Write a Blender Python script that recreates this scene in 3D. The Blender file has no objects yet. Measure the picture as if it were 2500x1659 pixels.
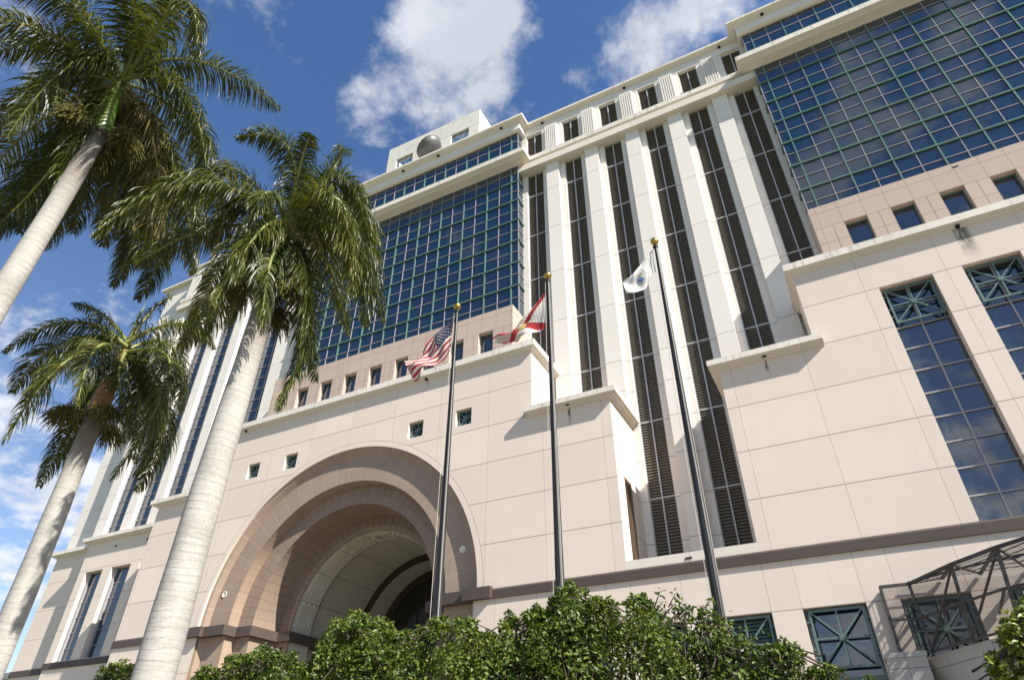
import bpy, math, random
from math import radians as rad, sin, cos, pi, sqrt, atan2
from mathutils import Vector, Matrix
random.seed(7)
S = bpy.context.scene
COL = S.collection
# ------------------------------------------------------------------ camera
# world origin = eye of the photographer, ground at z = GZ
GZ = -1.6
cam = bpy.data.cameras.new('camera'); camo = bpy.data.objects.new('camera', cam); COL.objects.link(camo)
cam.sensor_width = 36; cam.lens = 22.643; cam.clip_start = 0.1; cam.clip_end = 3000
Rr, Rd, Rf = (0.890394, 0.455187, 0.001865), (-0.264339, 0.520403, -0.811977), (-0.370571, 0.722486, 0.583687)
M = Matrix(((Rr[0], -Rd[0], -Rf[0], 0), (Rr[1], -Rd[1], -Rf[1], 0), (Rr[2], -Rd[2], -Rf[2], 0), (0, 0, 0, 1)))
camo.matrix_world = M
S.camera = camo
# ------------------------------------------------------------------ light
SUN = Vector((1.45, -0.47, 1.29)).normalized()
sl = bpy.data.lights.new('sun', 'SUN'); so = bpy.data.objects.new('sun', sl); COL.objects.link(so)
sl.energy = 5.0; sl.angle = rad(0.5); sl.color = (1.0, 0.94, 0.84)
so.rotation_euler = (-SUN).to_track_quat('-Z', 'Y').to_euler(); so.location = (40, -20, 60)
S.view_settings.view_transform = 'Standard'; S.view_settings.look = 'None'
S.view_settings.exposure = 1.04; S.view_settings.gamma = 1
S.render.resolution_x = 1024; S.render.resolution_y = 679
S.render.engine = 'CYCLES'

class NT:
    """tiny helper round a node tree"""
    def __init__(s, tree): s.t = tree; s.n = tree.nodes; s.l = tree.links
    def new(s, kind, **k):
        n = s.n.new(kind)
        for a, b in k.items(): setattr(n, a, b)
        return n
    def put(s, sock, v):
        if hasattr(v, 'is_output') or isinstance(v, bpy.types.NodeSocket): s.l.new(v, sock)
        else:
            try: sock.default_value = v
            except Exception: sock.default_value = (v, v, v, 1)
    def m(s, op, a, b=0.0, c=0.0, clamp=False):
        n = s.n.new('ShaderNodeMath'); n.operation = op; n.use_clamp = clamp
        s.put(n.inputs[0], a); s.put(n.inputs[1], b)
        if op in ('MULTIPLY_ADD', 'COMPARE', 'SMOOTH_MIN'): s.put(n.inputs[2], c)
        return n.outputs[0]
    def vm(s, op, a, b=(0, 0, 0), scale=None):
        n = s.n.new('ShaderNodeVectorMath'); n.operation = op
        s.put(n.inputs[0], a); s.put(n.inputs[1], b)
        if scale is not None: s.put(n.inputs[3], scale)
        return n.outputs['Value'] if op in ('DOT_PRODUCT', 'LENGTH', 'DISTANCE') else n.outputs[0]
    def ramp(s, v, lo, hi, a=0.0, b=1.0, smooth=True):
        n = s.n.new('ShaderNodeMapRange'); n.interpolation_type = 'SMOOTHSTEP' if smooth else 'LINEAR'
        s.put(n.inputs[0], v); s.put(n.inputs[1], lo); s.put(n.inputs[2], hi); s.put(n.inputs[3], a); s.put(n.inputs[4], b)
        return n.outputs[0]
    def mix(s, f, a, b, blend='MIX'):
        n = s.n.new('ShaderNodeMix'); n.data_type = 'RGBA'; n.blend_type = blend
        s.put(n.inputs[0], f)
        for so_, v in ((n.inputs[6], a), (n.inputs[7], b)):
            if isinstance(v, tuple): so_.default_value = v if len(v) == 4 else (*v, 1)
            else: s.l.new(v, so_)
        return n.outputs[2]
    def noise(s, vec, scale, detail=4, rough=.55, dist=0.0):
        n = s.n.new('ShaderNodeTexNoise'); s.put(n.inputs['Vector'], vec)
        n.inputs['Scale'].default_value = scale; n.inputs['Detail'].default_value = detail
        n.inputs['Roughness'].default_value = rough; n.inputs['Distortion'].default_value = dist
        return n.outputs['Fac']
    def sep(s, v):
        n = s.n.new('ShaderNodeSeparateXYZ'); s.put(n.inputs[0], v); return n.outputs
    def comb(s, x, y, z):
        n = s.n.new('ShaderNodeCombineXYZ'); s.put(n.inputs[0], x); s.put(n.inputs[1], y); s.put(n.inputs[2], z); return n.outputs[0]

# ------------------------------------------------------------------ sky with clouds
W = bpy.data.worlds.new('World'); S.world = W; W.use_nodes = True
w = NT(W.node_tree); w.n.clear()
sky = w.new('ShaderNodeTexSky'); sky.sky_type = 'NISHITA'; sky.sun_disc = False
sky.sun_elevation = math.asin(SUN.z); sky.sun_rotation = atan2(SUN.x, SUN.y)
sky.air_density = 1.0; sky.dust_density = 0.35; sky.ozone_density = 2.2; sky.altitude = 0
tc = w.new('ShaderNodeTexCoord'); D = tc.outputs['Generated']
D = w.vm('NORMALIZE', D)
dx, dy, dz = w.sep(D)
den = w.m('ADD', w.m('MAXIMUM', dz, 0.0), 0.22)
pl = w.comb(w.m('DIVIDE', dx, den), w.m('DIVIDE', dy, den), 0.0)
n1 = w.noise(w.vm('ADD', pl, (2.1, .4, 0)), 5.2, 10, .60, .15)
n2 = w.noise(w.vm('ADD', pl, (5.3, 1.7, 0)), 15.0, 8, .64, .15)
dens = w.m('ADD', w.m('MULTIPLY', n1, 1.40), w.m('MULTIPLY', n2, .50))
bias = -0.530
CL = [((-.305, .403, .863), .990, .9993, .155), ((-.265, .40, .878), .988, .9992, .10), ((-.36, .42, .833), .991, .9990, .14), ((-.42, .44, .79), .993, .9994, .17),
      ((-.030, .505, .862), .9915, .9993, .17), ((-.12, .485, .866), .994, .9998, .10), ((-.17, .44, .88), .9965, .9999, -.07),
      ((-.869, .399, .293), .990, .9985, .20), ((-.85, .31, .43), .9935, .9995, .16), ((-.79, .33, .518), .9975, .9998, .08),
      ((-.475, .311, .823), .965, .995, -.16), ((-.74, .42, .52), .97, .996, -.05), ((-.14, .25, .96), .97, .995, -.02),
      ((.25, -.62, .75), .93, .99, .07), ((.20, -.88, .42), .96, .998, .07), ((.16, -.64, .75), .93, .985, -.15), ((.146, -.69, .71), .9955, .9997, .20), ((.25, -.68, .69), .9975, .9998, .18), ((.185, -.613, .768), .9985, .9999, .17), ((.267, -.587, .764), .997, .9999, .22), ((.10, -.72, .69), .9985, .9999, .2), ((0, -.98, .15), .93, .985, .22), ((-.7, -.6, .5), .8, .95, -.10)]
for c, lo, hi, amt in CL:
    v = Vector(c).normalized()
    dens = w.m('ADD', dens, w.m('MULTIPLY', w.ramp(w.vm('DOT_PRODUCT', D, tuple(v)), lo, hi), amt))
dens = w.m('ADD', dens, bias)
cov = w.ramp(dens, .45, .76)
cov = w.m('MULTIPLY', cov, w.ramp(dz, .0, .10))
thick = w.ramp(dens, .55, .85)
n3 = w.noise(w.vm('ADD', pl, (1.3, 9.7, 0)), 4.0, 5, .6)
ccol = w.mix(w.m('MULTIPLY', w.ramp(n3, .35, .7), .8), (4.3, 4.55, 5.0), (6.6, 6.65, 6.8))
lowc = w.ramp(dz, .30, .75, 1.12, 1.0)
ccol = w.vm('SCALE', ccol, scale=lowc)
# deep, slightly polarised blue overhead away from the sun
tint = w.mix(w.ramp(dz, .25, .9), (1.0, .95, 1.0, 1), (.70, .90, 1.15, 1))
skyc = w.mix(1.0, sky.outputs[0], tint, 'MULTIPLY')
full = w.mix(w.m('MULTIPLY', cov, .90), skyc, ccol)
bg = w.new('ShaderNodeBackground'); w.l.new(full, bg.inputs[0]); bg.inputs[1].default_value = 0.08
wo = w.new('ShaderNodeOutputWorld'); w.l.new(bg.outputs[0], wo.inputs[0])

# ------------------------------------------------------------------ materials
def mat(name):
    m = bpy.data.materials.new(name); m.use_nodes = True
    t = NT(m.node_tree); b = m.node_tree.nodes['Principled BSDF']
    return m, t, b
def pos(t): return t.new('ShaderNodeNewGeometry').outputs['Position']
def stone(name, col, rough=.85, zp=None, xp=None, yp=None, jcol=.45, zw=.035, xw=.014, var=.10, speck=0.0, arch=False, rad_j=None, grime=0.0, stains=()):
    """plain cladding colour with procedural panel joints (true world metres), mottling and weathering"""
    m, t, b = mat(name)
    P = pos(t); x, y, z = t.sep(P)
    nrm = t.new('ShaderNodeNewGeometry').outputs['Normal']; nx, ny, nz = t.sep(nrm)
    front = t.m('GREATER_THAN', t.m('ABSOLUTE', ny), .5)
    side = t.m('GREATER_THAN', t.m('ABSOLUTE', nx), .5)
    upr = t.m('LESS_THAN', t.m('ABSOLUTE', nz), .5)
    J = None
    def line(c, base, per, wd):
        f = t.m('SUBTRACT', c, base - wd / 2); f = t.m('DIVIDE', f, per); f = t.m('FRACT', f)
        return t.m('LESS_THAN', f, wd / per)
    def add(j, k): return k if j is None else t.m('MAXIMUM', j, k)
    for q in (zp or []):
        l = t.m('MULTIPLY', line(z, q[0], q[1], q[2] if len(q) > 2 else zw), upr)
        if len(q) > 3: l = t.m('MULTIPLY', l, t.m('MULTIPLY', t.m('GREATER_THAN', z, q[3]), t.m('LESS_THAN', z, q[4])))
        J = add(J, l)
    for q in (xp or []):
        l = t.m('MULTIPLY', line(x, q[0], q[1], q[2] if len(q) > 2 else xw), front)
        if len(q) > 3: l = t.m('MULTIPLY', l, t.m('MULTIPLY', t.m('GREATER_THAN', z, q[3]), t.m('LESS_THAN', z, q[4])))
        J = add(J, l)
    for q in (yp or []): J = add(J, t.m('MULTIPLY', line(y, q[0], q[1], q[2] if len(q) > 2 else xw), side))
    if arch:
        r = t.m('SQRT', t.m('ADD', t.m('POWER', t.m('SUBTRACT', x, -27.6), 2.0), t.m('POWER', t.m('MAXIMUM', t.m('SUBTRACT', z, 9.0), 0.0), 2.0)))
        J = t.m('MULTIPLY', J, t.m('GREATER_THAN', r, 10.55))
        ring = t.m('MULTIPLY', t.m('LESS_THAN', t.m('ABSOLUTE', t.m('SUBTRACT', r, 10.56)), .016), t.m('GREATER_THAN', z, 9.0))
        J = t.m('MAXIMUM', J, ring)
    if rad_j:
        dxx = t.m('SUBTRACT', x, -27.6); dzz = t.m('SUBTRACT', z, 9.0)
        an = t.m('ARCTAN2', t.m('MAXIMUM', dzz, 0.0), dxx)
        f = t.m('FRACT', t.m('ADD', t.m('DIVIDE', an, pi / rad_j[0]), .003))
        l = t.m('MULTIPLY', t.m('LESS_THAN', f, rad_j[1]), t.m('GREATER_THAN', dzz, .05))
        J = add(J, l)
        r = t.m('SQRT', t.m('ADD', t.m('POWER', dxx, 2.0), t.m('POWER', t.m('MAXIMUM', dzz, 0.0), 2.0)))
        for rr in rad_j[2]: J = t.m('MAXIMUM', J, t.m('MULTIPLY', t.m('LESS_THAN', t.m('ABSOLUTE', t.m('SUBTRACT', r, rr)), .012), front))
        for yy in rad_j[3]: J = t.m('MAXIMUM', J, t.m('MULTIPLY', t.m('LESS_THAN', t.m('ABSOLUTE', t.m('SUBTRACT', y, yy)), .012), t.m('SUBTRACT', 1.0, front)))
    big = t.noise(P, .35, 5, .6); fine = t.noise(P, 9.0, 5, .65); mid = t.noise(t.vm('MULTIPLY', P, (1.6, 1.6, .35)), 1.0, 5, .6)
    k = t.m('ADD', t.m('MULTIPLY', t.m('SUBTRACT', big, .5), var * 1.2), t.m('MULTIPLY', t.m('SUBTRACT', fine, .5), var * .9))
    k = t.m('ADD', k, t.m('MULTIPLY', t.m('SUBTRACT', mid, .5), var * .9))
    if zp or xp:      # each precast panel a slightly different tone
        cx = t.m('FLOOR', t.m('DIVIDE', t.m('SUBTRACT', x, (xp or [(0, 3.5)])[0][0]), (xp or [(0, 3.5)])[0][1]))
        cz = t.m('FLOOR', t.m('DIVIDE', t.m('SUBTRACT', z, (zp or [(0, 3.5)])[0][0]), (zp or [(0, 3.5)])[0][1]))
        wn = t.new('ShaderNodeTexWhiteNoise'); wn.noise_dimensions = '3D'; t.l.new(t.comb(cx, 0.0, cz), wn.inputs[0])
        k = t.m('ADD', k, t.m('MULTIPLY', t.m('SUBTRACT', wn.outputs[0], .5), var * .9))
    if rad_j:
        wn = t.new('ShaderNodeTexWhiteNoise'); wn.noise_dimensions = '3D'
        t.l.new(t.comb(t.m('FLOOR', t.m('DIVIDE', an, pi / rad_j[0])), t.m('FLOOR', t.m('DIVIDE', r, 1.2)), t.m('FLOOR', t.m('DIVIDE', z, 30.0))), wn.inputs[0])
        k = t.m('ADD', k, t.m('MULTIPLY', t.m('SUBTRACT', wn.outputs[0], .5), var * .9))
    stk = t.noise(t.vm('MULTIPLY', P, (3.2, 3.2, .10)), 1.0, 5, .7); k = t.m('SUBTRACT', k, t.m('MULTIPLY', t.ramp(stk, .52, .80), .05))
    if speck:
        sp = t.noise(P, 60.0, 3, .7); k = t.m('ADD', k, t.m('MULTIPLY', t.m('SUBTRACT', sp, .5), speck))
    k = t.m('ADD', k, 1.0)
    c = t.vm('SCALE', (col[0], col[1], col[2]), scale=k)
    if grime:
        g = t.noise(t.vm('MULTIPLY', P, (5.0, 5.0, .9)), 1.0, 6, .72)
        g2 = t.noise(P, .5, 3, .5)
        gm = t.m('MULTIPLY', t.ramp(g, .48, .72), t.ramp(g2, .35, .6)); gm = t.m('MULTIPLY', gm, grime)
        c = t.mix(gm, c, (.16, .145, .12))
    for (sx, z0, z1, wd) in stains:      # run-off streak under a spout: starts narrow and dark, frays downwards
        nn = t.noise(t.vm('MULTIPLY', P, (4.0, 1.0, 1.2)), 1.6, 5, .65)
        off = t.m('ABSOLUTE', t.m('SUBTRACT', t.m('ADD', x, t.m('MULTIPLY', t.m('SUBTRACT', nn, .5), .5)), sx))
        v = t.m('MULTIPLY', t.ramp(off, wd, wd * .25), t.ramp(z, z0, z0 + (z1 - z0) * .8)); v = t.m('MULTIPLY', v, t.m('LESS_THAN', z, z1))
        v = t.m('MULTIPLY', v, t.ramp(nn, .30, .62, .3, .95))
        c = t.mix(v, c, (.05, .045, .035))
    if J is not None:
        c = t.mix(J, c, t.vm('SCALE', c, scale=jcol))
    t.l.new(c, b.inputs['Base Color']); b.inputs['Roughness'].default_value = rough
    b.inputs['Specular IOR Level'].default_value = .3
    bp = t.new('ShaderNodeBump'); bp.inputs['Strength'].default_value = .25; bp.inputs['Distance'].default_value = .01
    t.l.new(t.m('ADD', fine, t.m('MULTIPLY', J, -1.0) if J is not None else 0.0), bp.inputs['Height']); t.l.new(bp.outputs[0], b.inputs['Normal'])
    return m
JZ = [(8.88, 2.378, .05)]; PX = 3.565
CREAM = (.64, .553, .473); WHITE = (.68, .64, .59); PINK = (.44, .345, .29)
m_wall = stone('precast_cream', CREAM, zp=JZ, xp=[(-2.71, PX, .018)], arch=True, yp=[(30, 50, .001)], var=.07, jcol=.50,
               stains=[(9.30, 20.7, 23.0, .42), (-21.7, 22.3, 23.1, .10), (-11.7, 16.9, 18.4, .10), (-.93, 17.2, 18.4, .08)])
m_base = stone('precast_base', (.64, .556, .475), xp=[(-2.08, PX, .018), (-3.29, PX, .018)], zp=[(6.45, 50, .04)], var=.07, jcol=.50)
m_l2 = stone('precast_cream_left', (.64, .56, .48), zp=JZ, xp=[(-52.3, 7.0, .015)], var=.07, jcol=.6)
m_pier = stone('precast_white', WHITE, zp=[(41.61, 4.65, .05, 22, 60), (11.23, 2.378, .05, 0, 22)], var=.05, jcol=.55)
m_trim = stone('cornice_precast', (.62, .57, .50), xp=[(-2.71, PX, .02)], var=.07, jcol=.5)
m_fascia = stone('cornice_fascia', (.65, .605, .535), xp=[(-2.71, PX, .02)], var=.10, jcol=.5, grime=.75)
m_pink = stone('granite_pink', PINK, zp=[(27.28, 20, .035), (28.47, 20, .035), (26.1, 20, .035)], xp=[(5.08, 2.4, .025, 27.28, 40), (6.28, 2.4, .025), (6.87, 2.4, .025, 20, 27.28), (5.08, 2.4, .025, 20, 27.28), (4.50, 2.4, .025, 20, 27.28)], var=.09, speck=.25, jcol=.55)
m_ring = stone('granite_arch', (.295, .222, .170), rad_j=(26, .035, [9.65, 8.9], [30.7, 32.3]), zp=[(6.8, 2.2, .03, -5, 8.4)], var=.09, speck=.25, jcol=1.35, rough=.7)
m_ring2 = stone('granite_arch_inner', (.25, .19, .147), rad_j=(38, .05, [7.4], [32.3]), zp=[(6.8, 2.2, .03, -5, 8.4)], var=.09, speck=.25, jcol=.55, rough=.7)
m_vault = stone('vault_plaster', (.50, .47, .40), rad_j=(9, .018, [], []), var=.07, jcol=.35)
m_belt = stone('belt_granite', (.075, .058, .050), xp=[(-2.71, PX, .02)], var=.14, speck=.3, jcol=.6, rough=.55)
m_bulk = stone('penthouse_stucco', (.60, .58, .53), zp=[(57.3, 20, .06)], xp=[(-25.0, 3.6, .02)], var=.08, jcol=.55, grime=.6)
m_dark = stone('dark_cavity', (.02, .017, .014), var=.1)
m_brown = stone('bronze_reveal', (.045, .032, .022), var=.1)
m_conc = stone('canopy_concrete', (.40, .385, .35), xp=[(1.0, 1.25, .02)], zp=[(3.92, 30, .03)], var=.14, jcol=.5, grime=.5)

def metal(name, col, rough=.45, var=.06, metallic=0.0):
    m, t, b = mat(name); P = pos(t)
    n = t.noise(P, 3.0, 4, .6); k = t.m('ADD', 1.0 - var, t.m('MULTIPLY', n, var * 2))
    t.l.new(t.vm('SCALE', col, scale=k), b.inputs['Base Color']); b.inputs['Roughness'].default_value = rough
    b.inputs['Metallic'].default_value = metallic
    return m
m_green = metal('mullion_green', (.10, .185, .16), .35)
m_teal = metal('star_grille_teal', (.095, .155, .145), .4, .12)
m_white = metal('mullion_white', (.27, .27, .29), .45)
m_slat = metal('louver_slat', (.13, .115, .09), .6)
m_lfr = metal('louver_frame', (.40, .40, .42), .5)
m_pole = metal('pole_bronze', (.020, .020, .020), .5, .05); m_pole.node_tree.nodes['Principled BSDF'].inputs['Specular IOR Level'].default_value = .35
m_gold = metal('gold_leaf', (.55, .36, .09), .28, .15, 1.0)
m_rope = metal('rope', (.42, .40, .36), .9)
m_steel = metal('canopy_steel', (.045, .040, .036), .55, .1)
m_dish = metal('dish_grey', (.09, .092, .097), .45, .08)

def glass(name, base, ior=1.9, wav=.012):
    m, t, b = mat(name); P = pos(t)
    t.put(b.inputs['Base Color'], (*base, 1)); b.inputs['Roughness'].default_value = .02; b.inputs['IOR'].default_value = ior
    x, y, z = t.sep(P)
    # every pane sits at a hair's breadth of a different angle, and is slightly wavy
    cell = t.comb(t.m('FLOOR', t.m('DIVIDE', t.m('SUBTRACT', x, 4.27 - .0), 1.18)), t.m('FLOOR', t.m('DIVIDE', y, 2.0)), t.m('FLOOR', t.m('DIVIDE', t.m('SUBTRACT', z, 30.5), 1.168)))
    wn = t.new('ShaderNodeTexWhiteNoise'); wn.noise_dimensions = '3D'; t.l.new(cell, wn.inputs[0])
    tl = t.vm('SCALE', t.vm('SUBTRACT', wn.outputs['Color'], (.5, .5, .5)), scale=wav)
    nz = t.new('ShaderNodeTexNoise'); nz.inputs['Scale'].default_value = .9; t.l.new(P, nz.inputs['Vector'])
    tl2 = t.vm('SCALE', t.vm('SUBTRACT', nz.outputs['Color'], (.5, .5, .5)), scale=wav * 1.2)
    g = t.new('ShaderNodeNewGeometry')
    t.l.new(t.vm('NORMALIZE', t.vm('ADD', t.vm('ADD', g.outputs['Normal'], tl), tl2)), b.inputs['Normal'])
    return m
m_glass = glass('curtain_glass', (.004, .018, .040), 1.95, .004)
m_glass2 = glass('window_glass', (.006, .018, .036), 2.2, .006)

# ------------------------------------------------------------------ mesh helpers
class MB:
    def __init__(s): s.v = []; s.f = []; s.mi = []; s.cur = 0
    def quad(s, a, b, c, d):
        i = len(s.v); s.v += [a, b, c, d]; s.f.append((i, i + 1, i + 2, i + 3)); s.mi.append(s.cur)
    def poly(s, pts):
        i = len(s.v); s.v += list(pts); s.f.append(tuple(range(i, i + len(pts)))); s.mi.append(s.cur)
    def box(s, x0, x1, y0, y1, z0, z1):
        if x0 > x1: x0, x1 = x1, x0
        if y0 > y1: y0, y1 = y1, y0
        if z0 > z1: z0, z1 = z1, z0
        i = len(s.v)
        s.v += [(x0, y0, z0), (x1, y0, z0), (x1, y1, z0), (x0, y1, z0), (x0, y0, z1), (x1, y0, z1), (x1, y1, z1), (x0, y1, z1)]
        for f in ((0, 1, 5, 4), (1, 2, 6, 5), (2, 3, 7, 6), (3, 0, 4, 7), (4, 5, 6, 7), (3, 2, 1, 0)):
            s.f.append(tuple(i + k for k in f)); s.mi.append(s.cur)
        return s
    def bar(s, p, q, a, b=None, up=(0, 0, 1)):
        b = b or a; p = Vector(p); q = Vector(q); d = (q - p).normalized(); u = Vector(up)
        if abs(d.dot(u)) > .98: u = Vector((0, 1, 0))
        r = d.cross(u).normalized() * a / 2; t_ = r.cross(d).normalized() * b / 2
        i = len(s.v)
        for c in (p, q):
            for k in ((-1, -1), (1, -1), (1, 1), (-1, 1)): s.v.append(tuple(c + r * k[0] + t_ * k[1]))
        for f in ((0, 1, 5, 4), (1, 2, 6, 5), (2, 3, 7, 6), (3, 0, 4, 7), (4, 5, 6, 7), (3, 2, 1, 0)):
            s.f.append(tuple(i + k for k in f)); s.mi.append(s.cur)
        return s
    def tube(s, pts, rs, n=10, caps=True):
        pts = [Vector(p) for p in pts]; rings = []
        ref = Vector((0, 0, 1))
        for k, p in enumerate(pts):
            d = (pts[min(k + 1, len(pts) - 1)] - pts[max(k - 1, 0)]).normalized()
            rf = ref if abs(d.dot(ref)) < .95 else Vector((1, 0, 0))
            a = d.cross(rf).normalized(); b = d.cross(a).normalized()
            i = len(s.v); rings.append(i); r = rs[k] if isinstance(rs, (list, tuple)) else rs
            for j in range(n):
                t_ = 2 * pi * j / n; s.v.append(tuple(p + a * r * cos(t_) + b * r * sin(t_)))
        for k in range(len(rings) - 1):
            for j in range(n):
                a, b = rings[k] + j, rings[k] + (j + 1) % n; c, d = rings[k + 1] + (j + 1) % n, rings[k + 1] + j
                s.f.append((a, b, c, d)); s.mi.append(s.cur)
        if caps:
            s.f.append(tuple(range(rings[0] + n - 1, rings[0] - 1, -1))); s.mi.append(s.cur)
            s.f.append(tuple(range(rings[-1], rings[-1] + n))); s.mi.append(s.cur)
        return s
    def lathe(s, prof, c, n=24, axis=None):
        """prof: (r, h) along axis from c"""
        c = Vector(c); ax = Vector(axis or (0, 0, 1)).normalized(); rf = Vector((0, 0, 1)) if abs(ax.z) < .9 else Vector((1, 0, 0))
        a = ax.cross(rf).normalized(); b = ax.cross(a).normalized(); st = len(s.v)
        for r, h in prof:
            for j in range(n): t_ = 2 * pi * j / n; s.v.append(tuple(c + ax * h + a * r * cos(t_) + b * r * sin(t_)))
        for k in range(len(prof) - 1):
            for j in range(n):
                s.f.append((st + k * n + j, st + k * n + (j + 1) % n, st + (k + 1) * n + (j + 1) % n, st + (k + 1) * n + j)); s.mi.append(s.cur)
        return s
    def sweep(s, path, prof, caps=True):
        """horizontal path of (x, y) with mitred corners; prof = (outward offset, z); outward = right-hand side of travel"""
        n = len(path); offs = []
        for i in range(n):
            def dirn(a, b): v = Vector((b[0] - a[0], b[1] - a[1])); return v.normalized()
            if i == 0: d = dirn(path[0], path[1]); nn = Vector((d.y, -d.x)); k = 1
            elif i == n - 1: d = dirn(path[-2], path[-1]); nn = Vector((d.y, -d.x)); k = 1
            else:
                d1 = dirn(path[i - 1], path[i]); d2 = dirn(path[i], path[i + 1])
                n1_ = Vector((d1.y, -d1.x)); n2_ = Vector((d2.y, -d2.x)); nn = (n1_ + n2_).normalized(); k = 1 / max(.2, nn.dot(n1_))
            offs.append((nn, k))
        st = len(s.v); m = len(prof)
        for i in range(n):
            nn, k = offs[i]
            for o, z in prof: s.v.append((path[i][0] + nn.x * o * k, path[i][1] + nn.y * o * k, z))
        for i in range(n - 1):
            for j in range(m - 1):
                a = st + i * m + j; s.f.append((a, a + m, a + m + 1, a + 1)); s.mi.append(s.cur)
        if caps:
            s.f.append(tuple(st + j for j in range(m))); s.mi.append(s.cur)
            s.f.append(tuple(st + (n - 1) * m + j for j in range(m - 1, -1, -1))); s.mi.append(s.cur)
        return s
    def build(s, name, mats, parent=None, smooth=False, label=None):
        me = bpy.data.meshes.new(name); me.from_pydata(s.v, [], s.f)
        if not isinstance(mats, (list, tuple)): mats = [mats]
        for m in mats: me.materials.append(m)
        if len(mats) > 1: me.polygons.foreach_set('material_index', s.mi)
        if smooth: me.polygons.foreach_set('use_smooth', [True] * len(s.f))
        me.update()
        o = bpy.data.objects.new(name, me); COL.objects.link(o)
        if parent is not None: attach(o, parent)
        if label: o['label'] = label
        return o
WM = {}
def attach(o, parent):
    o.parent = parent
    pw = WM.get(parent.name, Matrix())
    o.matrix_parent_inverse = pw.inverted()
def empty(name, loc):
    o = bpy.data.objects.new(name, None); COL.objects.link(o); o.location = loc
    o.empty_display_size = .5
    WM[o.name] = Matrix.Translation(loc); return o
def tag(o, label=None, cat=None, group=None, kind=None):
    if label: o['label'] = label
    if cat: o['category'] = cat
    if group: o['group'] = group
    if kind: o['kind'] = kind
    return o
# ================================================================== courthouse
B = empty('courthouse', (-20, 34, GZ))
tag(B, 'cream precast courthouse with dark glass bays, louvered centre and big granite entrance arch', 'building')
XC = -27.6; ZC = 9.0; RA = 10.2; YW = 30.0; GB = GZ - .3; XR = 34.0
def wall(mb, xs, zs, y, holes=(), omit=(), depth=.35):
    """front sheet facing -Y cut by rectangular holes (x0,x1,z0,z1), with reveals running back"""
    al = list(holes) + list(omit)
    x0_, x1_, z0_, z1_ = min(xs), max(xs), min(zs), max(zs)
    xs = sorted(q for q in set(xs) | {h[i] for h in al for i in (0, 1)} if x0_ <= q <= x1_)
    zs = sorted(q for q in set(zs) | {h[i] for h in al for i in (2, 3)} if z0_ <= q <= z1_)
    for i in range(len(xs) - 1):
        for j in range(len(zs) - 1):
            cx, cz = (xs[i] + xs[i + 1]) / 2, (zs[j] + zs[j + 1]) / 2
            if any(h[0] < cx < h[1] and h[2] < cz < h[3] for h in al): continue
            mb.quad((xs[i], y, zs[j]), (xs[i + 1], y, zs[j]), (xs[i + 1], y, zs[j + 1]), (xs[i], y, zs[j + 1]))
    for x0, x1, z0, z1 in holes:
        y1 = y + depth
        mb.quad((x0, y, z0), (x0, y1, z0), (x0, y1, z1), (x0, y, z1)); mb.quad((x1, y1, z0), (x1, y, z0), (x1, y, z1), (x1, y1, z1))
        mb.quad((x0, y, z1), (x1, y, z1), (x1, y1, z1), (x0, y1, z1)); mb.quad((x0, y1, z0), (x1, y1, z0), (x1, y, z0), (x0, y, z0))
SQ = [(-18.76, 19.46), (-22.32, 19.46), (-32.84, 19.46), (-36.38, 19.46)]; SH = .57
TW = [(5.04 + 3.565 * i, 7.38 + 3.565 * i) for i in range(6)]
def depthside(mb, x, y0, y1, z0, z1, right=True):
    if right: mb.quad((x, y0, z0), (x, y1, z0), (x, y1, z1), (x, y0, z1))
    else: mb.quad((x, y1, z0), (x, y0, z0), (x, y0, z1), (x, y1, z1))
# --- arch block wall
mb = MB()
sqh = [(cx - SH, cx + SH, cz - SH, cz + SH) for cx, cz in SQ]
om = [(XC - 4, XC + 4, 8.42, 20.5), (XC - RA, XC + RA, 8.42, 18.5)]
wall(mb, [-45.72, -41.14], [8.42, 18.35], YW)
wall(mb, [-41.14, -14.06], [8.42, 23.1], YW, sqh, om, .42)
wall(mb, [-14.06, -9.28], [8.42, 18.35], YW)
N = 72
for k in range(N):
    a, b = pi * k / N, pi * (k + 1) / N
    xa, za, xb, zb = XC + RA * cos(a), ZC + RA * sin(a), XC + RA * cos(b), ZC + RA * sin(b)
    for l, r, zt in ((-RA, -4, 18.5), (-4, 4, 20.5), (4, RA, 18.5)):
        lo, hi = max(xb, XC + l), min(xa, XC + r)
        if hi - lo < 1e-6: continue
        zz = lambda x: zb + (za - zb) * (x - xb) / (xa - xb) if abs(xa - xb) > 1e-9 else za
        mb.quad((lo, YW, zz(lo)), (hi, YW, zz(hi)), (hi, YW, zt), (lo, YW, zt))
depthside(mb, -9.28, 30, 33.95, 11.4, 18.35); depthside(mb, -9.28, 30, 31.0, 8.42, 11.4 + 2.3); depthside(mb, -14.06, 30, 33.95, 18.35, 23.1)
mb.v = mb.v[:-12]; mb.f = mb.f[:-3]; mb.mi = mb.mi[:-3]
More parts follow.
